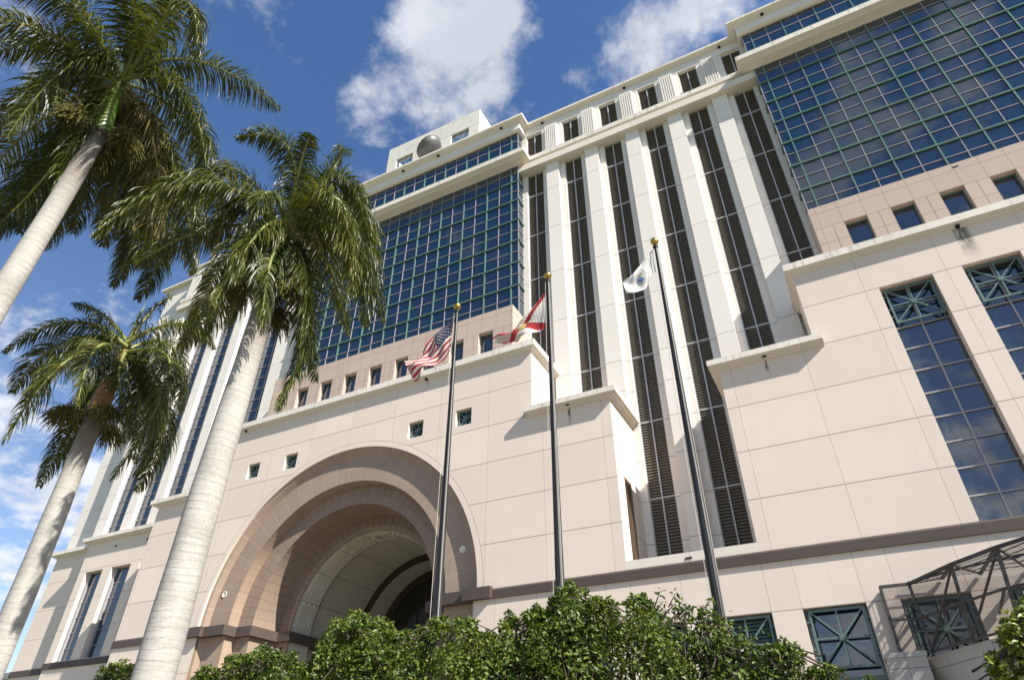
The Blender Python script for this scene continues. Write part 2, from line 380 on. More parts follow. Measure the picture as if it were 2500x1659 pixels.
# right flank with a louvred opening (y 31.15..32.35, z 9.5..13.9)
depthside(mb, -9.28, 30, 31.15, 8.42, 18.35); depthside(mb, -9.28, 32.35, 33.95, 8.42, 18.35); depthside(mb, -9.28, 31.15, 32.35, 14.1, 18.35); depthside(mb, -9.28, 31.15, 32.35, 8.42, 9.3)
for (ya, yb) in ((31.15, 31.15), (32.35, 32.35)): mb.quad((-9.28, ya, 9.3), (-9.6, ya, 9.3), (-9.6, ya, 14.1), (-9.28, ya, 14.1))
mb.quad((-9.28, 31.15, 14.1), (-9.28, 32.35, 14.1), (-9.6, 32.35, 14.1), (-9.6, 31.15, 14.1))
depthside(mb, -14.06, 30, 33.95, 18.35, 23.1)
depthside(mb, -45.72, 30, 33.3, 8.42, 18.35, False); depthside(mb, -41.14, 30, 33.6, 18.35, 23.1, False)
mb.build('front_wall', m_wall, B)
mb = MB()
for k in range(34):
    z = 9.4 + k * .14; mb.quad((-9.26, 31.15, z), (-9.26, 32.35, z), (-9.4, 32.35, z + .10), (-9.4, 31.15, z + .10)); mb.quad((-9.26, 31.15, z), (-9.26, 32.35, z), (-9.26, 32.35, z + .035), (-9.26, 31.15, z + .035))
mb.quad((-9.62, 31.1, 9.2), (-9.62, 32.4, 9.2), (-9.62, 32.4, 14.2), (-9.62, 31.1, 14.2))
mb.build('side_louver', metal('side_slat', (.24, .16, .11), .6), B)
# --- right block wall with the tall windows
mb = MB()
twh = [(a, b, 8.93, 20.75) for a, b in TW]
wall(mb, [-3.26, 1.49], [8.42, 18.35], YW); wall(mb, [1.49, XR], [8.42, 23.1], YW, twh, (), .62)
depthside(mb, -3.26, 30, 33.95, 8.42, 18.35, False); depthside(mb, 1.49, 30, 33.95, 18.35, 23.1, False); depthside(mb, XR, 30, 34, 8.42, 23.1)
mb.build('right_wall', m_wall, B)
# --- terraces on top of the stepped blocks
mb = MB()
for x0, x1, z in ((-45.72, -41.14, 18.36), (-41.14, -14.06, 23.1), (-14.06, -9.28, 18.36), (-3.26, 1.49, 18.36), (1.49, XR, 23.1), (-9.28, -3.26, 9.0)):
    mb.quad((x0, 30, z), (x1, 30, z), (x1, 34.2, z), (x0, 34.2, z))
mb.build('terrace', m_trim, B)
# --- ground storey below the dark belt
GO = [(-2.08 + 3.565 * i, .28 + 3.565 * i) for i in range(-3, 9)]
GO = [g for g in GO if g[0] > -16]
goh = [(a, b, .2, 6.45) for a, b in GO]
mb = MB(); wall(mb, [-45.72, XC - 10.0], [GB, 8.42], YW, [(-44.2, -42.4, .2, 6.45)], (), .5); mb.build('base_wall', m_base, B)
mb = MB(); wall(mb, [XC + 10.0, XR], [GB, 8.42], YW, goh, (), .5); mb.build('base_wall', m_base, B)
# --- recess parapet behind the belt
mb = MB(); mb.box(-9.28, -3.26, 30.0, 30.6, 8.87, 9.34); mb.build('parapet', m_trim, B)
# --- belt course
mb = MB()
for x0, x1 in ((-45.76, XC - 11.15), (XC + 11.15, XR)):
    mb.poly([(x0, 29.90, 8.42), (x1, 29.90, 8.42), (x1, 29.90, 8.83), (x0, 29.90, 8.83)])
    mb.quad((x0, 29.90, 8.83), (x1, 29.90, 8.83), (x1, 29.998, 8.93), (x0, 29.998, 8.93)); mb.quad((x0, 30, 8.42), (x1, 30, 8.42), (x1, 29.90, 8.42), (x0, 29.90, 8.42))
mb.quad((-45.76, 30.1, 8.42), (-45.76, 29.9, 8.42), (-45.76, 29.9, 8.83), (-45.76, 30.1, 8.93))
mb.build('belt_course', m_belt, B)
for s in (-1, 1):
    mb = MB()
    for a, b, y0, y1 in ((9.5, 11.15, 29.66, 30.9), (7.72, 9.5, 29.92, 30.9), (6.45, 9.6, 30.9, 33.2), (5.45, 9.6, 33.2, 43.2)):
        mb.box(XC + s * a, XC + s * b, y0, y1, 8.43, 9.0)
    mb.build('arch_impost', m_belt, B)
# --- arch rings: revolve (r, y) about the arch axis, then straight down the jambs
def ring(prof, name, m, z0=GB, n=72, smooth=False, r_off=0):
    mb = MB()
    for (r0, y0), (r1, y1) in zip(prof[:-1], prof[1:]):
        for k in range(n):
            a, b = pi * k / n, pi * (k + 1) / n
            P_ = lambda r, y, t_: (XC + r * cos(t_), y, ZC + r * sin(t_))
            mb.quad(P_(r0, y0, a), P_(r0, y0, b), P_(r1, y1, b), P_(r1, y1, a))
        for s in (-1, 1):
            r0b, r1b = r0, r1
            mb.quad((XC + s * r0, y0, z0), (XC + s * r0, y0, ZC), (XC + s * r1, y1, ZC), (XC + s * r1, y1, z0))
    return mb.build(name, m, B, smooth)
ring([(RA, 30.0), (RA, 30.14)], 'arch_reveal', m_wall)
ring([(RA, 30.14), (9.98, 30.17), (9.66, 30.42), (9.62, 30.40), (8.0, 30.40)], 'arch_ring', m_ring)
ring([(8.0, 30.40), (8.0, 31.2)], 'arch_soffit', m_ring)
ring([(8.0, 31.2), (6.75, 31.2), (6.75, 33.5)], 'arch_ring', m_ring2)
ring([(6.75, 33.5), (5.75, 33.5), (5.75, 33.62)], 'arch_ring', m_ring2)
ring([(5.75, 33.62), (5.75, 35.42)], 'vault_rib', m_vault)
ring([(5.75, 35.42), (5.78, 35.5), (6.3, 35.55)], 'vault_step', m_brown)
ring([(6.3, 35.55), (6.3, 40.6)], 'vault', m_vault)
ring([(6.3, 40.55), (5.75, 40.6)], 'vault_step', m_brown)
ring([(5.75, 40.6), (5.75, 42.4)], 'vault_rib', m_vault)
ring([(5.75, 42.4), (5.2, 42.45)], 'vault_step', m_brown)
# square ornaments set into the inner ring face
mb = MB(); nq = 36
for k in range(nq):
    a = pi * (k + .5) / nq; ca, sa = cos(a), sin(a)
    def pt(r, t_, y): return (XC + r * ca - t_ * sa, y, ZC + r * sa + t_ * ca)
    def plate(r0, r1, h, y):
        mb.quad(pt(r0, -h, y), pt(r0, h, y), pt(r1, h, y), pt(r1, -h, y))
        mb.quad(pt(r0, -h, y), pt(r1, -h, y), pt(r1, -h, 33.5), pt(r0, -h, 33.5)); mb.quad(pt(r1, h, y), pt(r0, h, y), pt(r0, h, 33.5), pt(r1, h, 33.5))
        mb.quad(pt(r0, h, y), pt(r0, -h, y), pt(r0, -h, 33.5), pt(r0, h, 33.5)); mb.quad(pt(r1, -h, y), pt(r1, h, y), pt(r1, h, 33.5), pt(r1, -h, 33.5))
    for r0, r1, h0, h1 in ((6.08, 6.62, .20, .13),):
        w_ = .05
        for q in ((r0, r0 + w_, -.2, .2), (r1 - w_, r1, -.2, .2), (r0 + w_, r1 - w_, -.2, -.15), (r0 + w_, r1 - w_, .15, .2)):
            mb.quad(pt(q[0], q[2], 33.455), pt(q[0], q[3], 33.455), pt(q[1], q[3], 33.455), pt(q[1], q[2], 33.455))
            mb.quad(pt(q[0], q[2], 33.455), pt(q[1], q[2], 33.455), pt(q[1], q[2], 33.5), pt(q[0], q[2], 33.5))
            mb.quad(pt(q[0], q[3], 33.455), pt(q[1], q[3], 33.455), pt(q[1], q[3], 33.5), pt(q[0], q[3], 33.5))
            mb.quad(pt(q[0], q[2], 33.455), pt(q[0], q[3], 33.455), pt(q[0], q[3], 33.5), pt(q[0], q[2], 33.5))
        plate(6.22, 6.48, .09, 33.47)
mb.build('arch_ornament', m_ring2, B)
# flutes, bosses, panels and a roundel in low relief on the first vault rib
def rp(a, y, r=5.70): return (XC + r * cos(a), y, ZC + r * sin(a))
for a0, a1 in ((.40, 1.15), (pi - 1.15, pi - .40)):
    for yy in (33.95, 34.25, 34.55, 34.85, 35.15):
        mb = MB()
        for k in range(12):
            a, b = a0 + (a1 - a0) * k / 12, a0 + (a1 - a0) * (k + 1) / 12
            mb.quad(rp(a, yy - .05), rp(a, yy + .05), rp(b, yy + .05), rp(b, yy - .05))
            for e in (-.05, .05): mb.quad(rp(a, yy + e, 5.75), rp(b, yy + e, 5.75), rp(b, yy + e), rp(a, yy + e))
        mb.build('rib_flute', m_vault, B)
for s in (0, 1):
    for yy in (34.0, 34.5, 35.0):
        a = .33 if s == 0 else pi - .33
        mb = MB(); mb.lathe([(.0, .09), (.06, .08), (.10, .04), (.11, -.02)], rp(a, yy, 5.74), 10, (-cos(a), 0, -sin(a))); mb.build('rib_boss', m_vault, B)
    mb = MB()
    for a0, a1, b0, b1 in ((.07, .09, 33.9, 35.1), (.25, .27, 33.9, 35.1), (.09, .25, 33.9, 33.97), (.09, .25, 35.03, 35.1)):
        if s: a0, a1 = pi - a1, pi - a0
        mb.quad(rp(a0, b0), rp(a0, b1), rp(a1, b1), rp(a1, b0)); mb.quad(rp(a0, b0, 5.75), rp(a1, b0, 5.75), rp(a1, b0), rp(a0, b0)); mb.quad(rp(a0, b1, 5.75), rp(a1, b1, 5.75), rp(a1, b1), rp(a0, b1))
        mb.quad(rp(a0, b0, 5.75), rp(a0, b1, 5.75), rp(a0, b1), rp(a0, b0)); mb.quad(rp(a1, b0, 5.75), rp(a1, b1, 5.75), rp(a1, b1), rp(a1, b0))
    mb.build('rib_panel', m_vault, B)
for rr in (.30, .46):
    mb = MB()
    for k in range(28):
        t0, t1 = 2 * pi * k / 28, 2 * pi * (k + 1) / 28
        q = [rp(pi / 2 + (r_ * cos(t_)) / 5.7, 34.55 + r_ * sin(t_)) for r_, t_ in ((rr, t0), (rr, t1), (rr + .05, t1), (rr + .05, t0))]
        mb.quad(*q)
        q = [rp(pi / 2 + (rr + .05) * cos(t_) / 5.7, 34.55 + (rr + .05) * sin(t_), r_) for t_, r_ in ((t0, 5.7), (t1, 5.7), (t1, 5.75), (t0, 5.75))]
        mb.quad(*q)
    mb.build('rib_roundel', m_vault, B)
for side in (-1, 1):
    for i in range(5):
        for yy in (34.1, 35.0):
            a = pi / 2 + side * (.16 + .075 * i); MB().box(*[v for v in (XC + 5.7 * cos(a) - .05, XC + 5.7 * cos(a) + .05, yy - .12, yy + .12, ZC + 5.7 * sin(a) - .03, ZC + 5.7 * sin(a) + .03)]).build('rib_block', m_vault, B)
# dark end wall with its great window
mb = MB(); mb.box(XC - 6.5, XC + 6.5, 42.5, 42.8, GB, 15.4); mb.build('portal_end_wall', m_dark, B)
ew = MB()
pts = [(XC + 4.2 * cos(pi * k / 24), 42.44, 8.2 + 4.2 * sin(pi * k / 24)) for k in range(25)]
ew.poly([(XC + 4.2, 42.44, -1)] + pts + [(XC - 4.2, 42.44, -1)])
w_o = ew.build('portal_window', m_glass2, B)
fr = MB()
for k in range(9): fr.box(XC - 4.2 + k * 1.05 - .04, XC - 4.2 + k * 1.05 + .04, 42.36, 42.43, -1, 8.2 + sqrt(max(0, 4.2 ** 2 - (-4.2 + k * 1.05) ** 2)))
for z in (0.6, 2.4, 4.2, 6.0, 7.8): fr.box(XC - 4.2, XC + 4.2, 42.37, 42.42, z - .04, z + .04)
fr.tube([(p[0], 42.40, p[2]) for p in pts], .07, 6)
fr.build('frame', m_brown, w_o)
# lamp rosettes on the arch face
for x, z in ((XC - 8.98, 11.0), (XC + 8.98, 11.35)):
    mb = MB(); mb.lathe([(.20, .0), (.20, .04), (.17, .05), (.15, .03), (.10, .02), (0, .02)], (x, 30.405, z), 18, (0, -1, 0)); mb.build('arch_lamp', m_trim, B, True)

# --- cornices. outward = right-hand side of travel, so walk from -X... front faces -Y means travel towards +X
def cornice(path, zt, h1, o, soff, name='cornice'):
    """fascia of height h1 under top zt at overhang o; soffit steps (off, z) back to the wall; coping on top"""
    mb = MB()
    mb.sweep(path, [(o, zt - h1), (o, zt), (-.25, zt + .03)]); a = mb.build(name, m_fascia, B)
    mb = MB(); mb.sweep(path, [(o, zt - h1)] + soff, caps=True); b = mb.build('cornice_moulding', m_trim, B)
    return a, b
LOWS = [(.40, -.02), (.34, -.10), (.22, -.13), (.20, -.22), (.12, -.26), (-.02, -.30)]
def low(path, zt, o=.48, h1=.32, name='terrace_cornice'):
    k = o / .48; base = zt - h1
    soff = [(o - .10 * k, base - .005), (o - .14 * k, base - .07), (o - .27 * k, base - .08), (o - .30 * k, base - .15), (.0, base - .20)]
    return cornice(path, zt, h1, o, soff, name)
low([(-14.06 - .35, 30), (-9.28, 30), (-9.28, 33.9)], 18.78)
low([(-45.72, 33.2), (-45.72, 30), (-41.14 + .35, 30)], 18.78)
low([(-41.14, 33.6), (-41.14, 30), (-14.06, 30), (-14.06, 33.9)], 23.58, .38, .42)
low([(-3.26, 33.9), (-3.26, 30), (1.49 + .38, 30)], 18.78)
low([(1.49, 33.9), (1.49, 30), (XR, 30)], 23.58, .34, .42)
# scuppers under the cornices
for x, z, y in ((-21.75, 23.02, 29.9), (-11.72, 18.40, 29.8), (-.93, 18.38, 29.8), (9.22, 23.02, 29.9), (-38.1, 23.02, 29.9)):
    MB().box(x - .09, x + .09, y - .10, y + .2, z - .06, z + .05).build('scupper', m_dark, B)
MB().box(-6.47, -6.17, 29.97, 30.1, 9.04, 9.12).build('scupper', m_dark, B)

# ------------------------------------------------------------------ louvered recess
YP, YF, YL = 33.6, 33.95, 34.1
MOD = 3.54; XM = -6.33
SL = [XM + MOD * (i - 2.5) for i in range(6)]            # louver centres
PC = [XM + MOD * (i - 2) for i in range(5)]              # pier centres
ZLB = {0: 18.5, 1: 18.5, 2: 9.2, 3: 9.2, 4: 18.5, 5: 18.5}
mb = MB()
for i, c in enumerate(PC):
    z0 = 9.2 if i in (1, 2, 3) else 18.3
    p = MB(); p.box(c - .56, c + .56, YP, YF, z0, 44.6)
    for s in (-1, 1):
        a, b = sorted((c + s * .56, c + s * 1.02)); p.box(a, b, YF, YL + .3, z0, 44.6)
    p.box(c - .56, c + .56, YF + .001, YL + .3, z0, 44.6); p.build('pier', m_pier, B)
for a, b in ((-16.5, SL[0] - .75), (SL[5] + .75, 3.75)): MB().box(a, b, YF, YL + .3, 18.3, 44.6).build('pier', m_pier, B)
def louver(cx, z0, z1, trans, w=1.5, y=YL, pitch=.175):
    root = MB(); n = int((z1 - z0) / pitch)
    for k in range(n):
        z = z0 + k * pitch
        for a, b in ((cx - w / 2 + .05, cx - .045), (cx + .045, cx + w / 2 - .05)):
            root.quad((a, y, z), (b, y, z), (b, y + .10, z + pitch * .80), (a, y + .10, z + pitch * .80))
            root.quad((a, y, z - .022), (b, y, z - .022), (b, y, z), (a, y, z)); root.quad((a, y + .10, z - .02), (b, y + .10, z - .02), (b, y, z - .022), (a, y, z - .022))
    o = root.build('louver', m_slat, B)
    bk = MB(); bk.quad((cx - w / 2, y + .16, z0), (cx + w / 2, y + .16, z0), (cx + w / 2, y + .16, z1), (cx - w / 2, y + .16, z1)); bk.build('backing', m_dark, o)
    f = MB()
    f.box(cx - .04, cx + .04, y - .05, y + .05, z0, z1)
    for s in (-1, 1): f.box(cx + s * (w / 2), cx + s * (w / 2 - .055), y - .04, y + .12, z0, z1)
    for z in trans:
        for a, b in ((cx - w / 2 + .055, cx - .04), (cx + .04, cx + w / 2 - .055)): f.box(a, b, y - .03, y + .1, z - .045, z + .045)
    f.build('frame', m_lfr, o)
TR = [13.75, 18.52, 23.22, 27.88, 32.62, 37.28, 41.93]
for i, c in enumerate(SL): louver(c, ZLB[i], 44.65, [z for z in TR if z > ZLB[i] + .3])
# frieze between the two upper cornices of the recess
for i, c in enumerate(SL): louver(c, 46.0, 50.05, [])
for i, c in enumerate(PC):
    p = MB(); p.box(c - 1.02, c + 1.02, YF - .03, YL + .3, 46.0, 50.1)
    nf = 6; w = 1.12 / nf
    for k in range(nf):
        x0 = c - .56 + k * w
        p.box(x0 + .02, x0 + w - .045, YP + .0, YP + .109, 46.0, 49.95)
    p.box(c - .56, c + .56, YP + .11, YF - .031, 46.0, 49.95)
    p.build('fluted_panel', m_pier, B)
for a, b in ((-16.5, SL[0] - .75), (SL[5] + .75, 3.75)): MB().box(a, b, YF - .03, YL + .3, 46.0, 50.1).build('fluted_panel', m_pier, B)
mb = MB(); mb.box(-16.1, 3.4, YF - .06, 35.4, 50.05, 51.25); mb.build('frieze', m_pier, B)
# ------------------------------------------------------------------ glass bays
YG, YK = 33.1, 32.03
def bay(x0, x1, vbase, z_top=45.45):
    """x0..x1 glass bay, vertical mullions every 1.175 from vbase"""
    g = MB()
    for a, b in ((29.0, 45.55), (47.55, 50.05)):
        g.quad((x0, YG, a), (x1, YG, a), (x1, YG, b), (x0, YG, b))
        g.quad((x1, YG, a), (x1, 34.0, a), (x1, 34.0, b), (x1, YG, b)); g.quad((x0, 34.0, a), (x0, YG, a), (x0, YG, b), (x0, 34.0, b))
    o = g.build('curtain_wall', m_glass, B)
    gm = MB(); wm = MB()
    vs = []; v = vbase
    while v > x0 + .2: v -= 1.175
    v += 1.175
    while v < x1 - .1: vs.append(v); v += 1.175
    par = lambda v: int(round((v - vbase) / 1.175)) % 2 == 0
    for v in vs:
        for a, b in ((29.0, 45.5), (47.6, 50.0)):
            if par(v): gm.box(v - .045, v + .045, YG - .09, YG - .001, a, b)
            else: wm.box(v - .024, v + .024, YG - .05, YG - .001, a, b)
    hz = [44.51 - 1.1665 * k for k in range(13)]
    for k, z in enumerate(hz):
        gr = k % 2 == 1
        t_, h = (gm, .045) if gr else (wm, .022); e = .12 if gr else .055
        t_.box(x0 - e, x1 + e, YG - e, YG - .002, z - h, z + h)
        for xx, s in ((x1, 1), (x0, -1)): t_.box(xx + s * .001, xx + s * e, YG - .002, 34.0, z - h, z + h)
    wm.box(x0, x1, YG - .05, YG - .002, 48.80, 48.86); wm.box(x1, x1 + .05, YG, 34.0, 48.80, 48.86)
    gm.box(x0 - .05, x1 + .05, YG - .10, YG - .002, 47.55, 47.70); gm.box(x1, x1 + .06, YG - .002, 34.0, 47.55, 47.70); gm.box(x0 - .06, x0, YG - .002, 34.0, 47.55, 47.70)
    for xx in (x0, x1):
        for a, b in ((29.0, 45.5), (47.7, 50.0)): wm.box(xx - .035, xx + .035, YG - .035, YG + .035, a, b)
    gm.build('green_mullion', m_green, o); wm.build('white_mullion', m_white, o)
    # white spandrel of the attic storey
    mb = MB(); mb.box(x0 - .32, x1 + .32, YG - .36, 34.6, 50.05, 51.3); mb.build('frieze', m_pier, B)
bay(-38.8, -16.42, -17.05)
bay(3.66, XR, 4.27)
for x0, x1 in ((-38.84, -16.38), (3.51, XR)):
    mb = MB()
    ws = []
    if x0 < 0:
        xx = -19.12
        while xx > x0 + .5: ws.append((xx, xx + 1.18)); xx -= 2.41
        # centre window line
    else:
        xx = 5.10
        while xx < XR - 2: ws.append((xx, xx + 1.18)); xx += 2.4
    hs = [(a, b, 24.2, 27.28) for a, b in ws]
    wall(mb, [x0, x1], [23.0, 29.0], YK, hs, (), .45)
    depthside(mb, x1, YK, 34.1, 23.0, 29.0); depthside(mb, x0, YK, 34.1, 23.0, 29.0, False)
    mb.quad((x0, YK, 29.0), (x1, YK, 29.0), (x1, 34.1, 29.0), (x0, 34.1, 29.0))
    gp = mb.build('granite_base', m_pink, B)
    for a, b in ws:
        g = MB(); g.quad((a, YK + .42, 24.2), (b, YK + .42, 24.2), (b, YK + .42, 27.28), (a, YK + .42, 27.28)); g = g.build('window', m_glass2, B)
        f = MB(); f.box(a, a + .07, YK + .34, YK + .41, 24.2, 27.28); f.box(b - .07, b, YK + .34, YK + .41, 24.2, 27.28); f.box(a + .07, b - .07, YK + .34, YK + .41, 27.2, 27.28); f.box(a + .07, b - .07, YK + .35, YK + .41, 25.72, 25.79)
        f.build('frame', m_teal, g)
MB().box(11.2 - .14, 11.2 + .14, YK - .02, YK + .1, 28.68, 28.75).build('scupper', m_dark, B)
# ------------------------------------------------------------------ upper cornices, all in one walk along the plan
REC = .0
pathm = [(-38.8, 34.35), (-38.8, YG), (-16.42, YG), (-16.42, 34.35), (3.66, 34.35), (3.66, YG), (XR, YG)]
LX = -59.3; L3X = -65.6
pathm = [(L3X, 40), (L3X, 35.5), (LX + .0, 35.5), (LX, 34.35)] + [(-38.8, 34.35), (-38.8, YG), (-16.42, YG), (-16.42, 34.35), (3.66, 34.35), (3.66, YG), (XR, YG)]
cornice(pathm[3:], 46.22, .48, 1.06, [(.98, 45.70), (.72, 45.60), (.70, 45.52), (.12, 45.38), (.10, 45.30), (-.12, 45.30), (-.5, 45.28)], 'main_cornice')
top = [(.78, 51.12), (.62, 51.06), (.60, 50.98), (.44, 50.92), (.40, 50.80)]
cornice(pathm, 51.42, .24, .84, top + [(.36, 50.80)], 'roof_cornice')
mb = MB(); mb.sweep(pathm[3:], [(.37, 50.06), (.37, 50.05), (.18, 49.92), (.0, 49.95)]); mb.build('soffit', m_trim, B)
for x, y in ((-17.9, 32.6), (-24.8, 32.6), (-28.9, 32.6), (-14.25, 33.83), (-6.35, 33.83), (1.9, 33.83), (5.55, 32.6), (9.2, 32.6)):
    MB().box(x - .11, x + .11, y - .12, y + .2, 50.86, 51.0).build('scupper', m_dark, B)
# soffit slabs so nothing is open from below
mb = MB(); mb.box(-59.3, XR, 33.2, 35.0, 44.6, 45.29); mb.build('soffit', m_trim, B)
# ------------------------------------------------------------------ left tower with window strips
LS = [-43.085, -46.535, -49.985, -53.375, -56.805]; LSW = 2.27
mb = MB(); edges = [LX] + [e for c in sorted(LS) for e in (c - LSW / 2, c + LSW / 2)] + [-38.8]
for a, b in zip(edges[0::2], edges[1::2]): mb.box(a, b, 33.6, 34.7, 18.3, 44.7)
mb.build('left_piers', m_pier, B)
mb = MB()
for a, b in zip(edges[0::2], edges[1::2]): mb.box(a, b, 33.75, 34.9, 46.0, 50.1)
mb.box(LX, -38.9, 33.7, 35.4, 50.05, 51.3)
mb.build('left_frieze', m_pier, B)
for c in LS:
    a, b = c - LSW / 2, c + LSW / 2
    g = MB(); g.quad((a, 34.08, 18.3), (b, 34.08, 18.3), (b, 34.08, 44.7), (a, 34.08, 44.7)); g.quad((a, 34.08, 46), (b, 34.08, 46), (b, 34.08, 50.1), (a, 34.08, 50.1)); g = g.build('window_strip', m_glass, B)
    c += .40; f = MB(); f.box(c - .04, c + .04, 34.0, 34.07, 18.3, 50.1); f.box(a, a + .06, 33.95, 34.07, 18.3, 50.1)
    for k in range(27): f.box(a + .06, c - .04, 34.02, 34.07, 18.8 + k * 1.17, 18.85 + k * 1.17); f.box(c + .04, b, 34.02, 34.07, 18.8 + k * 1.17, 18.85 + k * 1.17)
    f.build('mullion', m_white, g)
# lower part of the tower (plane 33.3) with slim windows in deep reveals
mb = MB(); lw = [(-57.7, -55.48), (-54.33, -51.96), (-50.85, -48.5)]
wall(mb, [-58.6, -45.72], [GB, 18.35], 33.3, [(a, b, 8.95, 15.85) for a, b in lw], (), .50)
depthside(mb, -58.6, 33.3, 34.5, GB, 18.35, False); mb.build('left_wall', m_l2, B)
for a, b in lw:
    g = MB(); g.quad((a, 33.78, 8.95), (b, 33.78, 8.95), (b, 33.78, 15.85), (a, 33.78, 15.85)); g = g.build('window', m_glass, B)
    f = MB(); c = (a + b) / 2 + .55; f.box(c - .035, c + .035, 33.70, 33.77, 8.95, 15.85)
    for k in range(6): f.box(a + .3, b, 33.72, 33.76, 9.9 + k * 1.17, 9.94 + k * 1.17)
    f.box(a, a + .28, 33.60, 33.77, 8.95, 15.85); f.build('mullion', m_white, g)
mb = MB(); mb.box(-58.64, -45.76, 33.20, 33.299, 8.42, 8.88); mb.box(-65.0, -58.7, 34.4, 34.499, 8.42, 8.88); mb.build('belt_course', m_belt, B)
low([(-58.6, 34.4), (-58.6, 33.3), (-45.9, 33.3)], 18.78)
mb = MB(); wall(mb, [-65.0, -58.6], [GB, 18.5], 34.5); depthside(mb, -65.0, 34.5, 48, GB, 18.5, False); mb.build('left_wall', m_l2, B)
low([(-65.0, 48), (-65.0, 34.5), (-58.7, 34.5)], 18.78)
mb = MB(); mb.box(-65.3, LX, 35.1, 50, 18.6, 51.3); mb.build('tower_wall', m_pier, B)
for x in (-54.8, -50.9): MB().box(x - .1, x + .1, 33.28, 33.35, 17.6, 17.75).build('scupper', m_dark, B)
# ------------------------------------------------------------------ body, roof, penthouse
mb = MB(); mb.box(-59.2, XR, 34.75, 58, GB, 51.2)
mb.v = []; mb.f = []; mb.mi = []
mb.box(-65.2, -34.2, 44, 60, GB, 51.0); mb.box(-21, XR, 35.1, 60, GB, 51.0); mb.box(-34.2, -21, 44, 60, GB, 51.0); mb.box(-59.2, -34.3, 35.1, 43.9, 17.2, 51.0); mb.box(-34.3, -21.1, 35.1, 43.9, 17.2, 51.0); mb.box(-59.2, -34.3, 35.2, 43.9, GB, 17.1)
mb.build('body', m_pier, B)
YB_ = 35.0; bx0, bx1, bz = -33.45, -21.83, 59.6
mb = MB(); bh = [(-32.2, -30.05, 53.6, 57.25), (-25.2, -23.05, 53.6, 57.25)]
wall(mb, [bx0, bx1], [51.2, bz], YB_, bh, (), .5)
depthside(mb, bx1, YB_, 44, 51.2, bz); depthside(mb, bx0, YB_, 44, 51.2, bz, False)
mb.box(bx0, bx1, YB_ + .501, YB_ + .55, bz - 2.2, bz); mb.quad((bx0, YB_, bz), (bx1, YB_, bz), (bx1, YB_ + .55, bz), (bx0, YB_ + .55, bz))
pent = mb.build('penthouse', m_bulk, B)
# star grilles
def star(mb, x0, x1, z0, z1, y, t_=.07, pins=True, frame=True, d=.10):
    cx, cz = (x0 + x1) / 2, (z0 + z1) / 2; h = t_ / 2
    if frame:
        for a, b, c, e in ((x0, x1, z1 - t_, z1), (x0, x1, z0, z0 + t_), (x0, x0 + t_, z0 + t_, z1 - t_), (x1 - t_, x1, z0 + t_, z1 - t_)): mb.box(a, b, y, y + d, c, e)
    hub = min(x1 - x0, z1 - z0) * .06
    for k in range(8):
        a = pi * k / 4; ca, sa = cos(a), sin(a)
        L = min(((x1 - x0) / 2 - t_) / abs(ca) if abs(ca) > .01 else 9e9, ((z1 - z0) / 2 - t_) / abs(sa) if abs(sa) > .01 else 9e9)
        if k % 2: ex, ez = cx + math.copysign((x1 - x0) / 2 - t_, ca), cz + math.copysign((z1 - z0) / 2 - t_, sa)
        else: ex, ez = cx + ca * L, cz + sa * L
        dd = Vector((ex - cx, 0, ez - cz)).normalized()
        mb.bar((cx + dd.x * hub * .8, y + d * .5, cz + dd.z * hub * .8), (ex, y + d * .5, ez), t_ * .8, d * .8 + .002 * k, up=(0, 1, 0))
    mb.lathe([(0, -.03), (hub, -.03), (hub, d + .03), (0, d + .03)], (cx, y, cz), 12, (0, 1, 0))
    if pins:
        for z in (z0 + .2 * (z1 - z0), z1 - .2 * (z1 - z0)):
            for s, xx in ((-1, x0), (1, x1)): mb.box(xx, xx + s * .14, y + .02, y + .06, z - .03, z + .03)
for a, b, c, d in bh:
    mb = MB(); star(mb, a + .04, b - .04, c + .5, d - .04, YB_ + .15, .09, False); mb.build('star_grille', m_teal, B)
for (cx, cz) in SQ:
    g = MB(); g.quad((cx - SH, 30.40, cz - SH), (cx + SH, 30.40, cz - SH), (cx + SH, 30.40, cz + SH), (cx - SH, 30.40, cz + SH)); g = g.build('square_window', m_glass2, B)
    mb = MB(); star(mb, cx - SH + .09, cx + SH - .03, cz - SH + .04, cz + SH - .05, 30.22, .07, True); mb.build('star_grille', m_teal, g)
for (a, b) in TW:
    c = (a + b) / 2
    g = MB(); g.quad((a, 30.6, 8.93), (b, 30.6, 8.93), (b, 30.6, 20.75), (a, 30.6, 20.75)); g = g.build('tall_window', m_glass2, B)
    f = MB(); f.box(c - .04, c + .04, 30.52, 30.59, 8.93, 20.7)
    for k in range(9):
        z = 18.55 - k * 1.205
        if z > 9.3: f.box(a, c - .04, 30.53, 30.59, z - .035, z + .035); f.box(c + .04, b, 30.53, 30.59, z - .035, z + .035)
    f.box(a, c - .04, 30.53, 30.59, 19.66, 19.72); f.box(c + .04, b, 30.53, 30.59, 19.66, 19.72)
    f.build('mullion', m_white, g)
    mb = MB(); star(mb, a + .17, b - .11, 18.66, 20.68, 30.22, .085); mb.build('star_grille', m_teal, g)
